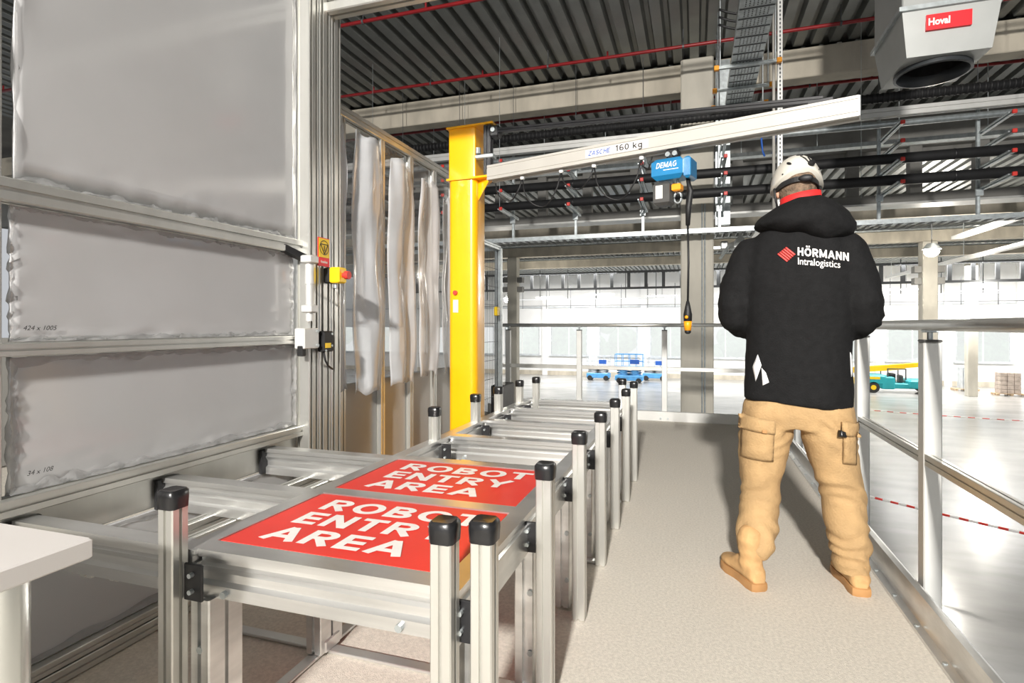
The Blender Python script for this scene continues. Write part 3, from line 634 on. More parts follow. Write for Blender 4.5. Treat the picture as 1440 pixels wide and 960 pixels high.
# sign boards
for y0, y1 in ((UY[0]+.005, UY[1]-.065), (UY[1]+.005, UY[2]-.065)):
    sgn = MB().bbox(XL+.022, XR-.002, y0, y1, ZT-.018, ZT-.002, .002).build('sign_board', 'red_sign', cv)
    yb = y0+.045; rows = []
    for body, k, wd in (('ROBOT', 2, .52), ('ENTRY', 1, .48), ('AREA', 0, .415)):
        me = block_text(body, .093, .205, width=wd)
        for v in me.vertices: v.co = Vector((v.co.x+XL+.105, yb+k*.122+v.co.y, ZT-.0014+v.co.z))
        rows.append(me)
    me = merge_text(rows); off = OFF[cv.name]
    for v in me.vertices: v.co -= off
    link('lettering', me, 'sign_white', sgn)
# posts with caps, each beside a wide leg
def post(x, y, z=.70, leg=0, plate=True):
    o = MB().slot((x, y, 0), (x, y, z-.02), .047).build('post', 'alu', cv)
    cp = []
    for zz, e in ((z-.045, .0265), (z-.02, .028), (z-.006, .0275), (z, .023), (z-.003, .008)):
        cp.append([(x+sx*e, y+sy*e, zz) for sx, sy in ((-.7,-1),(.7,-1),(1,-.7),(1,.7),(.7,1),(-.7,1),(-1,.7),(-1,-.7))])
    MB().loft(cp).build('end_cap', 'cap', o, 50)
    if plate:
        s = 1 if leg >= 0 else -1
        MB().bbox(x+leg-.028, x+leg+.028, y+.005, y+.013, .43, .52, .002).build('bracket_plate', 'blackmetal', o)
        for dz in (.455, .495): MB().cyl((x+leg, y+.005, dz), (x+leg, y-.006, dz), .006, n=8).build('bolt', 'galv', o)
        for dz in (.30, .12): MB().cyl((x+leg, y+.035, dz), (x+leg, y+.024, dz), .009, n=8).build('bolt', 'galv', o)
def wide_leg(x, y, ly=.11):
    MB().slot((x, y, .012), (x, y, .425), .06, ly, up=(0,1,0), n=1).build('leg', 'alu_mill', cv)
XP = -.415
for y in (1.088, 1.585, 2.09, 2.59, 3.08, 3.58, 4.06):
    post(XP, y, leg=-.055); wide_leg(XP-.075, y+.085)
post(-.492, 1.06, leg=.03, plate=False); post(-.50, 4.10, .715, plate=False)
for y in (1.05, 2.50, 3.04, 3.44, 3.90): post(-1.215, y, leg=.055); wide_leg(-1.16, y+.08)
post(-1.14, 4.08, .71, plate=False)
wide_leg(-1.2, 1.62, .12); wide_leg(-1.2, 2.06)
for y in (1.62, 2.60, 3.52): MB().bbox(-1.62, -.44, y-.02, y+.02, 0, .01, .002).build('floor_bar', 'alu_mill', cv)
MB().bbox(-1.22, -1.18, 1.0, 4.1, .0, .009, .002).build('floor_bar', 'alu_mill', cv)
MB().bbox(-1.235, -1.165, 1.58, 1.66, .008, .05, .004).build('leg_shoe', 'alu_mill', cv)
# support arms reaching over to the gate
for y in (1.12, 1.60, 2.12):
    a = MB().prism((XW+.03, y, ZT-.005), (XL-.03, y, ZT-.005), prof).build('support_arm', 'alu_mill', cv)
    MB().bbox(XW+.012, XW+.03, y-.05, y+.05, ZT-.12, ZT-.01, .003).build('mounting_plate', 'blackmetal', a)
MB().slot((-1.66, 1.15, .40), (-1.66, 2.28, .40), .045).build('lower_brace', 'alu', cv)
MB().slot((-1.55, 1.15, .40), (-1.55, 2.28, .40), .035).build('lower_brace', 'alu', cv)
MB().bbox(-1.36, -1.27, 2.7, 4.0, .40, .43, .004).build('cable_ledge', 'alu', cv)

# white desk at the near left
dk = thing('desk', (-1.5, .2, 0), 'white desk corner with round chrome leg at the lower left', 'desk')
MB().bbox(-2.5, -.965, -.75, .682, .708, .742, .003).build('desk_top', 'desk', dk)
for x, y in ((-1.068, .615), (-1.068, -.65)):
    MB().cyl((x, y, 0), (x, y, .708), .031, n=28).build('leg', 'chrome', dk, 40)
MB().bbox(-2.4, -1.11, .57, .60, .62, .706, .003).build('apron', 'hvac', dk)

# ================================================================= JIB CRANE
jc = thing('jib_crane', (-1.57, 3.78, 0), 'yellow jib crane post with pale swinging arm', 'jib crane')
cx, cy = -1.575, 3.78
def rsq(h, r, n=5):
    pts = []
    for sx, sy, a0 in ((1,1,0), (-1,1,90), (-1,-1,180), (1,-1,270)):
        for k in range(n+1):
            a = R(a0+90*k/n); pts.append((cx+sx*(h-r)+r*math.cos(a), cy+sy*(h-r)+r*math.sin(a)))
    return pts
MB().loft([[(x, y, z) for x, y in rsq(.107, .045)] for z in (0, 2.125)]).build('lower_post', 'yellow', jc, 35)
MB().loft([[(x, y, z) for x, y in rsq(.103, .012)] for z in (2.125, 2.50)]).build('upper_post', 'yellow', jc, 35)
MB().bbox(cx-.2, cx+.2, cy-.2, cy+.2, 0, .02, .004).build('base_plate', 'yellow', jc)
jx, jy = -1.375, 3.68
for z in (2.128, 2.495):
    MB().loft([[(x, y, zz) for x, y in ((cx-.115,cy-.115),(cx+.10,cy-.125),(jx+.045,jy-.04),(jx+.045,jy+.04),(cx+.10,cy+.125),(cx-.115,cy+.115))] for zz in (z, z+.014)]).build('pivot_plate', 'yellow', jc)
MB().loft([[(cx+.10, y, 2.127), (jx+.02, y-.06, 2.127), (cx+.10, y, 1.98)] for y in (cy-.05, cy-.038)]).build('gusset', 'yellow', jc)
MB().cyl((-1.62, cy-.107, 1.33), (-1.62, cy-.125, 1.33), .016, n=14).build('signal_lamp', 'redcap', jc, 40)
MB().box(-1.64, -1.60, cy-.1095, cy-.107, 1.19, 1.28).build('type_plate', 'alu_white', jc)
MB().slot((jx, jy, 2.145), (jx, jy, 2.49), .055).build('pivot_column', 'blackmetal', jc)
MB().bbox(jx+.02, jx+.09, jy-.04, jy+.04, 2.40, 2.48, .01).build('tie_lug', 'blackmetal', jc)
MB().cyl((jx+.05, jy-.055, 2.445), (jx+.05, jy-.04, 2.445), .016, n=12).build('pivot_bolt', 'galv', jc)
MB().bbox(jx-.09, jx+.05, jy-.035, jy+.035, 2.26, 2.29, .006).cyl((jx-.06, jy-.04, 2.29), (jx-.06, jy-.04, 2.33), .02, n=10).build('swivel_joint', 'galv', jc)
P0 = Vector((-1.356, 3.672, 2.15)); P1 = Vector((.753, 3.107, 2.15)); AD = (P1-P0).normalized(); AN = Vector((AD.y, -AD.x, 0))   # AN faces the camera
ap = [(-.045,-.05),(-.02,-.05),(-.02,-.04),(.02,-.04),(.02,-.05),(.045,-.05),(.045,-.035),(.041,-.033),(.041,-.029),(.045,-.027),(.045,.027),(.041,.029),(.041,.033),(.045,.035),(.045,.05),(-.045,.05),(-.045,.035),(-.041,.033),(-.041,.029),(-.045,.027),(-.045,-.027),(-.041,-.029),(-.041,-.033),(-.045,-.035)]
arm = MB().prism(P0, P1, ap).build('jib_arm', 'arm', jc)
MB().prism(P1, P1+AD*.006, [(-.043,-.048),(.043,-.048),(.043,.048),(-.043,.048)]).build('end_cap', 'alu_white', arm)
MB().slot((jx+.05, jy-.015, 2.445), P0.lerp(P1, .93)+Vector((0,0,.075)), .028, .032).build('tie_rod', 'blackmetal', jc)
MB().bar(P0.lerp(P1, .9)+Vector((0,0,.055)), P0.lerp(P1, .95)+Vector((0,0,.055)), .03, .04).build('tie_lug', 'blackmetal', jc)
def on_arm(t, dz, out=.0465): return P0.lerp(P1, t)+AN*out+Vector((0,0,dz))
a, b_ = on_arm(.3435, 0), on_arm(.525, 0)
MB().prism(a, b_, [(-.0012,-.024),(.0012,-.024),(.0012,.026),(-.0012,.026)]).build('name_plate', 'sign_white', arm)
put_text('lettering', block_text('ZASCHE', .028, .16, .14, .2), 'labelblue', on_arm(.352, -.012, .0485), AD, (0,0,1), arm)
put_text('lettering', block_text('160 kg', .036, .15, .165), 'ink', on_arm(.434, -.014, .0485), AD, (0,0,1), arm)

# electric chain hoist under the arm
HP = P0.lerp(P1, .586); hz = 1.983
ho = thing('chain_hoist', (HP.x, HP.y, hz), 'blue electric chain hoist hanging under the jib arm', 'hoist')
def hb(a0, a1, n0, n1, z0, z1, b=.008):
    r_ = []
    for z, i in ((z0, b), (z0+b, 0), (z1-b, 0), (z1, b)):
        r_.append([HP+AD*a+AN*n+Vector((0,0,z-HP.z)) for a, n in ((a0+i,n0+i),(a1-i,n0+i),(a1-i,n1-i),(a0+i,n1-i))])
    return MB().loft(r_)
hb(-.105, .075, -.06, .07, 1.925, 2.045, .022).build('motor_housing', 'blue', ho, 30)
hb(.075, .115, -.065, .06, 1.92, 2.04, .012).build('end_cover', 'blue', ho)
for k in range(4): hb(.08+.008*k, .083+.008*k, .058, .064, 1.93, 2.03, .001).build('cooling_fin', 'blue', ho)
hb(-.03, .03, -.03, .03, 2.045, 2.10, .004).build('trolley', 'blackmetal', ho)
for s in (-1, 1): MB().cyl(HP+AN*.03+AD*.02*s+Vector((0,0,-.08)), HP+AN*.045+AD*.02*s+Vector((0,0,-.08)), .014, n=12).build('trolley_wheel', 'galv', ho, 40)
hb(-.10, -.005, -.04, .055, 1.785, 1.915, .014).build('chain_box', 'darkgrey', ho)
hb(-.085, -.045, .055, .0565, 1.82, 1.895, .0005).build('rating_label', 'sign_white', ho)
hb(.0, .052, -.02, .035, 1.86, 1.90, .006).build('hook_block', 'orange', ho)
hk = HP+AD*.026+Vector((0,0,1.825-HP.z))
MB().tube([hk+AD*.022*math.sin(a)+Vector((0,0,.03*math.cos(a))) for a in [k*2*math.pi/14 for k in range(14)]], .007).build('load_hook', 'galv', ho, True)
MB().cyl(HP+AD*.026+Vector((0,0,1.90-HP.z)), HP+AD*.026+Vector((0,0,1.925-HP.z)), .006, n=8).build('load_chain', 'galv', ho)
cb = HP+AD*.085+AN*.01
MB().tube([cb+Vector((0,0,1.93-HP.z)), cb+AD*.012+Vector((0,0,1.85-HP.z)), cb+AD*.004+Vector((0,0,1.76-HP.z)), cb+Vector((0,0,1.66-HP.z))], [.012,.018,.017,.012]).build('cable_sleeve', 'black', ho, True)
MB().tube([cb+Vector((0,0,1.67-HP.z)), cb+AD*.004+Vector((0,0,1.45-HP.z)), cb+Vector((0,0,1.22-HP.z))], .006).build('control_cable', 'black', ho, True)
MB().tube([cb+Vector((0,0,z-HP.z)) for z in (1.235, 1.20, 1.16, 1.12)], [.008,.016,.024,.022], 12).build('pendant_body', 'black', ho, True)
MB().tube([cb+Vector((0,0,z-HP.z)) for z in (1.122, 1.10, 1.07)], [.0225,.0215,.018], 12).build('pendant_grip', 'orange', ho, True)
MB().tube([cb+Vector((0,0,z-HP.z)) for z in (1.071, 1.058, 1.05)], [.018,.017,.008], 12).build('pendant_tip', 'black', ho, True)
MB().cyl(cb+AN*.018+Vector((0,0,1.145-HP.z)), cb+AN*.03+Vector((0,0,1.145-HP.z)), .009, n=12).build('push_button', 'orange', ho, True)
pl = HP+AN*.0705
put_text('lettering', block_text('DEMAG', .031, .17, .115, .2), 'sign_white', pl+AD*-.078+Vector((0,0,1.988-HP.z)), AD, (0,0,1), ho)
MB().bar(pl+AD*-.035+Vector((0,0,1.975-HP.z)), pl+AD*.05+Vector((0,0,1.975-HP.z)), .002, .004).build('print_line', 'sign_white', ho)
# festoon cable
fs_ = thing('festoon_cable', tuple(P0.lerp(P1, .3)-Vector((0,0,.06))), 'looped black power cable hung on sliders below the jib arm', 'cable')
ts = [.02, .12, .255, .36, .50]
for i, t in enumerate(ts):
    p = P0.lerp(P1, t)-Vector((0,0,.062))
    if i: MB().bbox(p.x-.014, p.x+.014, p.y-.014, p.y+.014, p.z-.014, p.z+.014, .004).build('cable_slider', 'alu_white', fs_)
ends = ts + [.53]
for i in range(len(ends)-1):
    a, b_ = P0.lerp(P1, ends[i]), P0.lerp(P1, ends[i+1]); sag = (.13, .2, .12, .22, .06)[i]
    MB().tube([a.lerp(b_, u)-Vector((0,0,.07+sag*(1-(2*u-1)**2)**.6)) + AN*.015*math.sin(u*9) for u in [k/14 for k in range(15)]], .0045, 6).build('cable_loop', 'black', fs_, True)

# mesh fence behind the jib crane
fe = thing('mesh_fence', (-2.1, 5.3, 0), 'galvanised mesh fence panel beside the yellow jib post', 'fence')
for y in (4.75, 5.95): MB().slot((-2.1, y, 0), (-2.1, y, 1.96), .07).build('post', 'galv', fe)
MB().slot((-2.1, 4.75, 1.96), (-2.1, 5.95, 1.96), .05).build('top_rail', 'galv', fe)
MB().slot((-2.1, 5.95, 1.96), (-3.4, 5.95, 1.96), .05).build('top_rail', 'galv', fe)
wm = MB()
for k in range(1, 24): wm.cyl((-2.1, 4.75+.05*k, .12), (-2.1, 4.75+.05*k, 1.93), .0022, n=5)
for k in range(10): wm.cyl((-2.1, 4.78, .12+.2*k), (-2.1, 5.92, .12+.2*k), .0025, n=5)
wm.build('wire_mesh', 'blackmetal', fe, kind='stuff')
MB().bbox(-2.2, -2.06, 5.97, 6.4, 0, .42, .01).build('base_box', 'darkgrey', fe)
MB().bbox(-2.07, -2.03, 5.7, 5.8, 1.2, 1.3, .01).build('latch', 'yellow_label', fe)

# ================================================================= THINGS ON THE HALL FLOOR
def scissor_lift(x, y, w_, h_, label, base_m, top_m):
    t = thing('scissor_lift', (x, y, HF), label, 'scissor lift', 'scissor lifts by the far wall')
    L_ = w_/2; z = HF
    MB().bbox(x-L_, x+L_, y-.4, y+.4, z+.18, z+.55, .04).build('chassis', base_m, t)
    for sx in (-.7, .7):
        for sy in (-.4, .4): MB().cyl((x+sx*L_, y+sy-.06, z+.19), (x+sx*L_, y+sy+.06, z+.19), .19, n=14).build('wheel', 'tyre', t, 40)
    n_ = 3; zz = z+.55; hh = (h_*.52-.55)/n_
    for k in range(n_):
        for s in (-1, 1):
            for sy in (-.3, .3): MB().bar((x-s*L_*.85, y+sy, zz+hh*k), (x+s*L_*.85, y+sy, zz+hh*(k+1)), .05, .08).build('scissor_arm', top_m, t)
    zp = z+h_*.52
    MB().bbox(x-L_*1.02, x+L_*1.02, y-.42, y+.42, zp, zp+.12, .02).build('platform', base_m, t)
    g = MB()
    for zr in (zp+.5, z+h_):
        g.box(x-L_, x+L_, y-.42, y-.38, zr-.04, zr).box(x-L_, x+L_, y+.38, y+.42, zr-.04, zr).box(x-L_, x-L_+.04, y-.42, y+.42, zr-.04, zr).box(x+L_-.04, x+L_, y-.42, y+.42, zr-.04, zr)
    for k in range(5):
        for yy in (-.42, .38): g.box(x-L_+(2*L_-.04)*k/4, x-L_+(2*L_-.04)*k/4+.04, y+yy, y+yy+.04, zp, z+h_)
    g.build('guard_rail', top_m, t)
    MB().bbox(x+L_*.1, x+L_*.75, y-.46, y-.42, zp+.3, zp+.62, .01).build('control_panel', 'labelblue', t)
scissor_lift(-7.05, 43.0, 1.75, 1.85, 'grey and blue scissor lift farthest left by the windows', 'liftblue', 'liftgrey')
scissor_lift(-4.58, 41.6, 2.0, 2.1, 'tallest bright blue scissor lift in the middle', 'liftblue', 'liftblue')
scissor_lift(-2.95, 44.0, 1.75, 1.7, 'low blue scissor lift right of the tallest one', 'liftblue', 'liftgrey')

mc = thing('mobile_crane', (11.5, 40.9, HF), 'teal mobile crane with yellow boom parked on the hall floor', 'mobile crane')
bx0 = 9.75; z = HF
def mbx(a, b, y0, y1, z0, z1, n_, m, bev=.05): return MB().bbox(bx0+a, bx0+b, 40.9+y0, 40.9+y1, z+z0, z+z1, bev).build(n_, m, mc)
mbx(.35, 3.7, -.8, .8, .3, .62, 'chassis', 'teal'); mbx(.35, 1.5, -.85, .85, .5, 1.12, 'engine_cover', 'teal', .1)
mbx(1.2, 1.9, -.86, .86, .25, 1.0, 'cab_step', 'teal'); mbx(2.6, 3.75, -.85, .85, .3, .85, 'front_body', 'teal', .1)
mbx(-.15, .4, -.6, .6, .45, .85, 'counterweight', 'yellow_label'); mbx(.5, 1.1, -.87, -.85, .85, 1.0, 'side_stripe', 'yellow_label', .005)
for a in (.75, 3.75):
    for yy in (-.85, .6):
        wh = MB().cyl((bx0+a, 40.9+yy, z+.34), (bx0+a, 40.9+yy+.28, z+.34), .34, n=20).build('wheel', 'tyre', mc, 40)
        MB().cyl((bx0+a, 40.9+yy-.02, z+.34), (bx0+a, 40.9+yy, z+.34), .15, n=14).build('rim', 'yellow_label', wh, 40)
MB().bar((bx0-.5, 40.9, z+1.32), (bx0+2.6, 40.9, z+1.62), .5, .34).build('boom', 'boom', mc)
MB().bar((bx0+1.6, 40.9, z+1.55), (bx0+4.4, 40.9, z+1.85), .38, .26).build('inner_boom', 'boom', mc)
rc = MB()
for a in (1.55, 2.5):
    for yy in (-.7, .7): rc.bar((bx0+a, 40.9+yy, z+.85), (bx0+a, 40.9+yy, z+1.5), .06, .06)
for yy in (-.7, .7): rc.bar((bx0+1.52, 40.9+yy, z+1.5), (bx0+2.53, 40.9+yy, z+1.5), .06, .06)
rc.build('roll_cage', 'steeldark', mc)
mbx(1.75, 2.1, -.3, .3, .6, 1.2, 'driver_seat', 'black'); mbx(2.3, 2.5, -.3, .3, .6, 1.1, 'dashboard', 'darkgrey')

def pallet(x, y, label, sx=1.2):
    t = thing('pallet', (x, y, HF), label, 'pallet')
    for k in range(5): MB().box(x-sx/2, x+sx/2, y-.4+.17*k, y-.29+.17*k, HF+.122, HF+.144).build('plank', 'wood', t)
    for k in (-1, 0, 1):
        for q in (-.33, 0, .33): MB().box(x+k*(sx/2-.08)-.07, x+k*(sx/2-.08)+.07, y+q-.05, y+q+.05, HF+.02, HF+.122).build('block', 'wood', t)
    return t
pallet(17.75, 41.0, 'wooden pallet under the brown stacked goods', 1.5); pallet(16.4, 43.2, 'wooden pallet under the grey panels', 1.3); pallet(19.3, 40.3, 'wooden pallet at the far right edge of the hall', 1.3)
t = thing('stacked_goods', (17.7, 41.0, HF+.144), 'brown strapped goods stacked on a pallet at the far right', 'goods')
for r_ in range(5):
    for c_ in range(3): MB().bbox(17.2+.34*c_, 17.52+.34*c_, 40.65, 41.35, HF+.146+.25*r_, HF+.385+.25*r_, .015).build('carton', 'goods', t)
t = thing('panel_stack', (16.4, 43.2, HF+.144), 'grey upright panels stacked beside the brown goods', 'panels')
for c_ in range(4): MB().bbox(16.1+.13*c_, 16.2+.13*c_, 42.9, 43.5, HF+.146, HF+1.5, .01).build('panel', 'liftgrey', t)
t = thing('steel_rack', (19.2, 40.3, HF+.144), 'dark steel rack standing on the pallet at the far right', 'rack')
rk = MB()
for x in (18.8, 19.6):
    for y in (40.05, 40.6): rk.box(x-.03, x+.03, y-.03, y+.03, HF+.146, HF+1.4)
rk.build('upright', 'steeldark', t)
for zz in (.4, .8, 1.2): MB().box(18.8, 19.6, 40.05, 40.6, HF+zz, HF+zz+.04).build('shelf', 'steeldark', t)

def chain(p, q, n_, label, r_=.022):
    p, q = Vector(p), Vector(q)
    t = thing('barrier_chain', tuple((p+q)/2), label, 'chain')
    for k in range(n_):
        a, b_ = p.lerp(q, k/n_), p.lerp(q, (k+1)/n_)
        sag = lambda u: Vector((0,0,-.05*(1-(2*u-1)**2)))
        MB().cyl(a+sag(k/n_), b_+sag((k+1)/n_), r_, n=6).build('chain_link', 'redcap' if k % 2 else 'tape_white', t)
    for e in (p, q):
        MB().cyl((e.x, e.y, HF), (e.x, e.y, HF+.04), .16, n=18).cyl((e.x, e.y, HF+.04), (e.x, e.y, e.z+.05), .025, n=12).build('stand', 'redcap', t, 40)
chain((2.35, 13.2, -2.2), (7.2, 9.5, -2.2), 46, 'red and white barrier chain across the hall floor, nearer one')
chain((6.0, 25.2, -2.2), (14, 23.6, -2.2), 40, 'distant thin red and white barrier chain across the hall', .016)

# ================================================================= PERSON
pe = thing('person', (.42, 2.70, 0), 'person in black jacket, tan trousers and white helmet, back to the camera', 'person', rotz=R(-9))
def ring(cx_, cy_, z_, hw, hd, n_=20, p=2.3, tilt=0):
    out = []
    for k in range(n_):
        a = 2*math.pi*k/n_; c_, s_ = math.cos(a), math.sin(a)
        x_ = hw*math.copysign(abs(c_)**(2/p), c_); y_ = hd*math.copysign(abs(s_)**(2/p), s_)
        out.append((cx_+x_, cy_+y_, z_+tilt*x_))
    return out
EL = (-.248, -.01, 1.16); ER = (.234, -.01, 1.15)
# body under the clothes: head, neck, trunk, arms, hands, legs in one surface
hc = Vector((-.004, .085, 1.705)); tw = R(14)      # head centre, turned a little to the left
def hp(x_, y_, z_):                                 # head local to person local
    nod = R(-16); y2 = y_*math.cos(nod)-z_*math.sin(nod); z2 = y_*math.sin(nod)+z_*math.cos(nod)
    return hc+Vector((x_*math.cos(tw)-y2*math.sin(tw), x_*math.sin(tw)+y2*math.cos(tw), z2))
bd = MB()
bd.ell(hp(0,0,.02), (.076,.096,.10), 20, 14); bd.ell(hp(0,.035,-.06), (.058,.058,.065), 16, 10); bd.ell(hp(0,.075,-.095), (.026,.022,.02), 10, 8)
bd.chain([hp(0,.092,.02), hp(0,.108,-.012), hp(0,.114,-.03)], [.009,.012,.015], 8)
bd.ell(hp(0,.088,-.062), (.024,.012,.007), 10, 6); bd.ell(hp(0,.085,-.075), (.021,.012,.007), 10, 6)
for s in (-1, 1):
    bd.ell(hp(s*.079,-.005,-.01), (.010,.019,.032), 10, 8); bd.ell(hp(s*.034,.078,-.012), (.018,.012,.012), 10, 6); bd.ell(hp(s*.032,.085,.03), (.024,.012,.008), 10, 6)
bd.chain([hp(0,-.02,-.04), Vector((0,.02,1.58)), Vector((0,0,1.48))], [.056,.058,.075], 14)
bd.loft([ring(0,0,z_,a_,b2) for z_, a_, b2 in ((.72,.15,.10),(.9,.15,.10),(1.1,.14,.09),(1.3,.165,.10),(1.42,.16,.09),(1.5,.08,.07))])
for s, E, Wp in ((-1, EL, (-.10,.25,1.10)), (1, ER, (.11,.25,1.09))):
    bd.chain([Vector((s*.17,0,1.42)), Vector(E), Vector(Wp)], [.05,.04,.028], 10)
    W_ = Vector(Wp); fd = Vector((-s*.55,.75,.05)).normalized(); up_ = Vector((0,.1,1)).normalized(); sd_ = fd.cross(up_)
    bd.ell(W_+fd*.055, (.034,.045,.03), 12, 8)
    for q, ln in ((-.027,.062), (-.009,.072), (.009,.068), (.027,.054)):
        b0 = W_+fd*.085+up_*q; bd.chain([b0, b0+fd*ln*.5, b0+fd*ln*.8+sd_*s*.022, b0+fd*ln*.82+sd_*s*.042], [.0095,.009,.0085,.007], 8)
    tb = W_+fd*.04+up_*.028; bd.chain([tb, tb+fd*.03+up_*.026, tb+fd*.06+up_*.034], [.012,.0105,.008], 8)
for s, K, A in ((-1, (-.145,.0,.42), (-.17,-.11,.13)), (1, (.165,.05,.42), (.20,.02,.13))):
    bd.chain([Vector((s*.09,0,.78)), Vector(K), Vector(A)], [.075,.052,.038], 10)
body = link('body', remesh(bd, .0065, 3, 'body'), 'skin', pe, True)
for s in (-1, 1):
    MB().ell(hp(s*.033,.089,.008), (.011,.007,.008), 12, 8).build('eye', 'reflect', body, True)
    MB().ell(hp(s*.033,.0955,.008), (.005,.002,.005), 10, 6).build('iris', 'ink', body, True)
# hair at the back and sides of the head
hr = MB(); rows = []
for i in range(11):
    v = i/10; z_ = -.075+.12*v; row = []
    for k in range(25):
        a = R(188+ (352-188)*k/24); rx = .081-.014*(1-v)**2; ry = .101-.025*(1-v)**1.6
        row.append(hp(rx*math.cos(a), ry*math.sin(a), z_+.02*abs(math.cos(a))*(1-v)))
    rows.append(row)
hr.add([p for r_ in rows for p in r_], [(i*25+k, i*25+k+1, (i+1)*25+k+1, (i+1)*25+k) for i in range(10) for k in range(24)])
ho_ = hr.build('hair', 'hair', pe, True); md = ho_.modifiers.new('thick', 'SOLIDIFY'); md.thickness = .008; md.offset = 0
# jacket
jk = MB()
jk.loft([ring(0,0,z_,a_,b2,28,2.5,tl) for z_, a_, b2, tl in ((.765,.212,.155,-.06),(.83,.214,.155,-.05),(.95,.207,.15,0),(1.1,.205,.145,0),(1.25,.215,.145,0),(1.36,.218,.138,0),(1.44,.20,.125,0),(1.50,.155,.11,0),(1.56,.10,.095,0),(1.61,.085,.09,0))])
jk.chain([(-.178,0,1.405), (-.212,-.005,1.33), (-.236,-.015,1.26), (-.250,-.02,1.20), (-.250,-.005,1.145), (-.225,.06,1.11), (-.175,.14,1.10), (-.12,.215,1.10)], [.088,.086,.084,.083,.080,.075,.065,.05], 18)
jk.chain([(.178,0,1.405), (.205,-.005,1.33), (.226,-.01,1.26), (.236,-.015,1.20), (.236,.0,1.14), (.215,.06,1.11), (.17,.14,1.10), (.125,.215,1.09)], [.088,.085,.083,.081,.078,.073,.064,.05], 18)
jm = remesh(jk, .0095, 8, 'jacket')
def jfold(c_):
    arm_ = max(0, min(1, (abs(c_.x)-.19)/.04)); low = math.exp(-((c_.z-1.10)/.09)**2)
    n_ = .006*noise.noise(Vector((c_.x*5, c_.y*5, c_.z*4))) + .0035*noise.noise(Vector((c_.x*13, c_.y*13, c_.z*9+4)))
    n_ += arm_*(.001+.002*low)*math.sin(c_.z*60+c_.x*45+c_.y*30+9*noise.noise(c_*7))+arm_*.005*noise.noise(Vector((c_.x*14, c_.y*9, c_.z*16)))
    n_ += (1-arm_)*.006*math.exp(-((c_.z-.80)/.05)**2)*math.sin(c_.x*26+noise.noise(c_*5)*3)
    return n_
displace(jm, jfold); jacket = link('jacket', jm, 'jacket', pe, True)
def bvh_of(me): return BVHTree.FromPolygons([v.co.copy() for v in me.vertices], [tuple(p.vertices) for p in me.polygons])
jb = bvh_of(jm)
def onto(bv, s_, z_, off):
    h = bv.ray_cast(Vector((s_, -.6, z_)), Vector((0,1,0)))
    return (h[0] + Vector((0,-off,0))) if h[0] else Vector((s_, -.1, z_))
def wrap_text(me, m, s0, z0, slope, name, parent, bv, off=.004):
    bm = bmesh.new(); bm.from_mesh(me); bmesh.ops.triangulate(bm, faces=bm.faces)
    for v in bm.verts: v.co = onto(bv, s0+v.co.x, z0+v.co.y+slope*v.co.x, off+v.co.z)
    bm.to_mesh(me); bm.free(); return link(name, me, m, parent)
wrap_text(block_text('HÖRMANN', .034, .20, .184), 'sign_white', .002, 1.387, -.16, 'lettering', jacket, jb)
wrap_text(text_mesh('Intralogistics', .040, .0003, width=.152), 'sign_white', .003, 1.350, -.13, 'lettering', jacket, jb)
def patch(pts_uv, m, name, parent, bv, off, nu=8, nv=8, bulge=0):   # quad patch laid on a surface; pts: four corners (s,z)
    a, b, c_, d = [Vector((*p, 0)) for p in pts_uv]; vs_ = []
    for i in range(nu+1):
        for j in range(nv+1):
            u, v = i/nu, j/nv; p = (a*(1-u)+b*u)*(1-v)+(d*(1-u)+c_*u)*v
            e = min(1, 5*min(u, 1-u, v, 1-v)); vs_.append(onto(bv, p.x, p.y, off+bulge*e))
    fs = [(i*(nv+1)+j, (i+1)*(nv+1)+j, (i+1)*(nv+1)+j+1, i*(nv+1)+j+1) for i in range(nu) for j in range(nv)]
    o = MB().add(vs_, fs).build(name, m, parent, True); md = o.modifiers.new('thick', 'SOLIDIFY'); md.thickness = max(.0015, off*.7); md.offset = 0
    return o
for k in range(5):                       # striped diamond emblem
    f0, f1 = k/5, (k+.72)/5; T, Rr, B, Lf = Vector((-.040,1.425)), Vector((-.006,1.392)), Vector((-.040,1.36)), Vector((-.076,1.395))
    q = [T.lerp(Lf, f0) if 0 else T.lerp(Rr, 0).lerp(Lf, f0), Rr.lerp(B, f0), Rr.lerp(B, f1), T.lerp(Lf, f1)]
    patch([tuple(p) for p in q], 'logo_red', 'emblem_stripe', jacket, jb, .004, 6, 2)
for q in ([(-.172,.92),(-.150,.975),(-.135,.93),(-.158,.86)], [(-.135,.92),(-.118,.90),(-.105,.86),(-.13,.845)], [(.192,.99),(.200,.975),(.205,.90),(.196,.89)]):
    patch(q, 'reflect', 'reflective_dart', jacket, jb, .003, 4, 4)
# hood lying on the shoulders
out = [(-.178,1.525),(-.15,1.565),(-.09,1.61),(0,1.645),(.09,1.65),(.15,1.615),(.195,1.57),(.215,1.52),(.213,1.47),(.18,1.455),(.12,1.44),(.06,1.452),(0,1.475),(-.06,1.485),(-.12,1.498),(-.16,1.505)]
hc0 = Vector((.03, 1.55)); hd = MB(); nr = 7; rings_ = []
dense = []
for i in range(len(out)):
    p, q = Vector(out[i]), Vector(out[(i+1) % len(out)])
    for k in range(3): dense.append(p.lerp(q, k/3))
def hood_y(s_): return .03 - .02*abs(s_)
for sgn_, T_ in ((-1, .155), (1, .10)):
    rr = []
    for r_ in range(nr+1):
        rho = (r_+.001)/nr; rr.append([(hc0.x+(p.x-hc0.x)*rho, -.03+sgn_*T_*math.sqrt(max(0, 1-rho**2.4)), hc0.y+(p.y-hc0.y)*rho) for p in dense])
    hd.loft(rr, cap=False)
hm = remesh(hd, .0085, 4, 'hood')
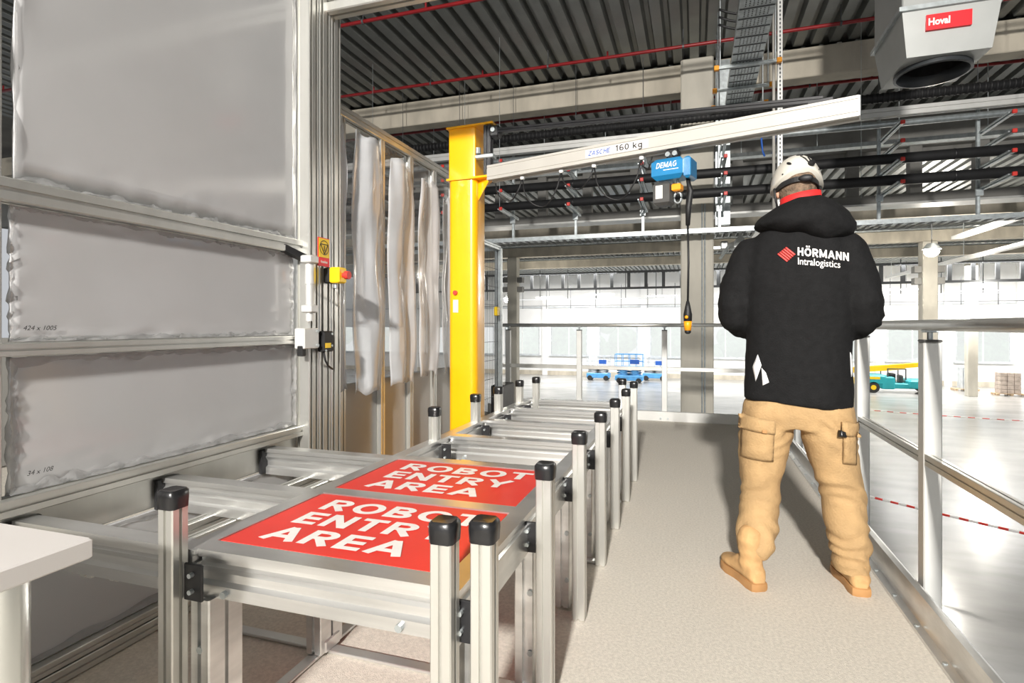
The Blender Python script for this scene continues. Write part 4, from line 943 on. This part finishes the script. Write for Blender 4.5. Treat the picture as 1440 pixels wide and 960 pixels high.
displace(hm, lambda c_: .006*noise.noise(Vector((c_.x*6, c_.y*8, c_.z*8)))+.005*math.sin((c_.z-.25*c_.x)*60+4*noise.noise(c_*5))*math.exp(-((c_.z-1.5)/.05)**2))
link('hood', hm, 'jacket', pe, True)
cr = []
for z_, r_ in ((1.595,.086),(1.635,.082),(1.662,.080),(1.664,.075),(1.63,.074)):
    cr.append([(.012+r_*math.cos(a), .012+r_*1.02*math.sin(a), z_+.16*r_*math.cos(a)-.02*math.sin(a)*0) for a in [2*math.pi*k/28 for k in range(28)]])
MB().loft(cr, cap=False).build('collar', 'redcloth', pe, True)
# trousers
tr_ = MB()
tr_.loft([ring(0,0,z_,a_,b2,24,2.4) for z_, a_, b2 in ((.66,.20,.13),(.72,.208,.145),(.80,.20,.14),(.88,.19,.13))])
tr_.loft([ring(c0, c1, z_, a_, b2, 20, 2.2) for c0, c1, z_, a_, b2 in ((-.105,0,.76,.11,.135),(-.125,-.005,.62,.108,.13),(-.138,-.01,.53,.100,.12),(-.145,-.02,.40,.083,.10),(-.15,-.045,.30,.080,.095),(-.155,-.075,.21,.082,.092),(-.16,-.095,.14,.066,.08),(-.163,-.10,.115,.058,.072))])
tr_.loft([ring(c0, c1, z_, a_, b2, 20, 2.2) for c0, c1, z_, a_, b2 in ((.105,0,.76,.11,.135),(.12,.01,.62,.105,.13),(.135,.025,.53,.098,.12),(.165,.04,.40,.086,.10),(.178,.04,.30,.083,.095),(.192,.03,.21,.084,.092),(.203,.015,.12,.072,.082),(.208,.01,.065,.066,.076))])
tm = remesh(tr_, .009, 5, 'trousers')
def tfold(c_):
    k = .35+1.0*math.exp(-((c_.z-.17)/.09)**2)+.6*math.exp(-((c_.z-.42)/.07)**2)+.5*math.exp(-((c_.z-.66)/.06)**2)
    s_ = 1 if c_.x > 0 else -1
    return k*(.0045*math.sin(c_.z*75+s_*c_.x*32+c_.y*16+11*noise.noise(c_*6)) + .008*noise.noise(Vector((c_.x*9, c_.y*9, c_.z*16)))) + .005*noise.noise(c_*4)
displace(tm, tfold); trousers = link('trousers', tm, 'trouser', pe, True)
tb_ = bvh_of(tm)
patch([(-.222,.53),(-.09,.525),(-.085,.67),(-.218,.68)], 'trouser', 'cargo_pocket', trousers, tb_, .006, 12, 12, .014)
patch([(-.228,.655),(-.082,.645),(-.08,.70),(-.226,.715)], 'trouser', 'pocket_flap', trousers, tb_, .018, 10, 5, .006)
patch([(.165,.54),(.215,.53),(.218,.68),(.165,.69)], 'trouser', 'cargo_pocket', trousers, tb_, .006, 8, 12, .014)
patch([(.16,.66),(.222,.65),(.222,.70),(.16,.715)], 'trouser', 'pocket_flap', trousers, tb_, .018, 8, 5, .006)
patch([(.152,.655),(.172,.652),(.172,.675),(.152,.68)], 'cap', 'flap_button', trousers, tb_, .026, 4, 4)
patch([(-.13,.648),(-.112,.647),(-.112,.66),(-.13,.662)], 'sole', 'flap_button', trousers, tb_, .026, 4, 4)
# boots
def boot(heel, toe, name='boot'):
    h_, t_ = Vector((*heel, 0)), Vector((*toe, 0)); d = (t_-h_).normalized(); n_ = Vector((d.y, -d.x, 0)); L_ = (t_-h_).length
    def pt(u, s_, z_): return h_+d*(u*L_)+n_*s_+Vector((0,0,z_))
    def lp_(u, w_, z0, z1, n2=14): return [pt(u, w_*math.cos(a)*(1 if math.sin(a) > 0 else 1.08), (z0+z1)/2+(z1-z0)/2*math.sin(a)) for a in [2*math.pi*k/n2 for k in range(n2)]]
    b = MB(); b.loft([lp_(u, w_, .022, z1) for u, w_, z1 in ((.01,.028,.075),(.08,.038,.10),(.25,.042,.125),(.45,.044,.115),(.65,.050,.085),(.82,.048,.072),(.94,.036,.062),(1.0,.018,.05))])
    b.chain([pt(.24,0,.07), pt(.25,0,.13), pt(.27,0,.20)], [.046,.048,.052], 14)
    me = remesh(b, .007, 4, name); displace(me, lambda c_: .002*noise.noise(c_*22)+.0015*math.sin(c_.z*130+c_.x*20))
    o = link(name, me, 'boot', pe, True)
    def sl_(z_, k_): 
        pts = []
        for u, w_ in ((0,.02),(.03,.034),(.15,.041),(.35,.037),(.5,.04),(.68,.051),(.85,.046),(.96,.028),(1.0,.01)): pts.append((u, w_))
        return [pt((u-.5)*k_+.5, w_*k_, z_) for u, w_ in pts]+[pt((u-.5)*k_+.5, -w_*k_, z_) for u, w_ in reversed(pts)]
    MB().loft([sl_(0, 1), sl_(.012, 1.03), sl_(.03, 1.02), sl_(.034, .98)]).build('sole', 'sole', o, 40)
boot((-.135,-.205), (-.295,.025)); boot((.235,-.065), (.165,.20))
# helmet
hl_ = MB(); rows = []
for i in range(15):
    ph = R(90)*(1-i/14); row = []
    for k in range(36):
        a = 2*math.pi*k/36; ca, sa = math.cos(a), math.sin(a)
        low = -.012 + (.034*max(0, -sa)**3 if sa < 0 else .012*sa) - .012*abs(ca)
        rr = math.cos(ph)**.8; zz = low+(.128-low)*math.sin(ph)**1.05
        bul = 1+.05*(1-i/14)*0
        row.append(hp(.106*rr*ca*bul, .125*rr*sa*bul, zz+.02))
    rows.append(row)
hl_.loft(rows, cap=True)
helm = link('helmet', hl_.mesh('helmet'), 'helmet', pe, True)
hm_b = bvh_of(helm.data)
def hdir(p): 
    h = hm_b.find_nearest(p); return h[0], h[1]
def hpatch(x_, y_, z_, rx, rz, m, name, rot=0, dep=.004):
    c0, nrm = hdir(hp(x_, y_, z_)); s_, u_ = frame(nrm); 
    s2 = s_*math.cos(rot)+u_*math.sin(rot); u2 = -s_*math.sin(rot)+u_*math.cos(rot); rg_ = []
    for e, o_ in ((1, -.003), (1, dep*.6), (.8, dep)): rg_.append([c0+nrm*o_+s2*rx*e*math.cos(a)+u2*rz*e*math.sin(a) for a in [2*math.pi*k/14 for k in range(14)]])
    return MB().loft(rg_).build(name, m, helm)
hpatch(-.05, -.105, .075, .014, .006, 'black', 'vent_slot', .6, .004); hpatch(.0, -.09, .115, .014, .007, 'black', 'vent_slot', 0, .004); hpatch(-.07,-.085,.03,.004,.004,'black','rivet',0,.002); hpatch(.075,-.09,.045,.004,.004,'black','rivet',0,.002)
hpatch(.035, -.12, .058, .014, .012, 'black', 'lamp_clip', .3, .018)
for xa, xb in ((.012, .036), (.045, .046)):
    a0, _ = hdir(hp(xa-.012, -.10, .105)); a1, _ = hdir(hp(xb-.01, -.12, .062)); mid, nm_ = hdir(a0.lerp(a1, .5))
    MB().tube([a0, mid+nm_*.003, a1+nm_*.003], .003, 6).build('lamp_cord', 'black', helm, True)
bn = []
for z_, o_ in ((-.028,0),(-.028,.006),(-.004,.006),(-.004,0)):
    bn.append([hp((.083+o_)*math.cos(a), (.104+o_)*math.sin(a), z_+.01) for a in [R(185+170*k/24) for k in range(25)]])
MB().loft([[bn[q][k] for q in range(4)] for k in range(25)]).build('head_band', 'black', helm)
c0 = hp(.01, -.115, -.008); MB().ell(c0, (.03,.012,.016), 14, 8).build('adjuster_knob', 'black', helm, True)
for s in (-1, 1): MB().tube([hp(s*.096, -.02, .01), hp(s*.088, .0, -.05), hp(s*.06, .05, -.115)], .005, 6).build('chin_strap', 'black', helm, True)
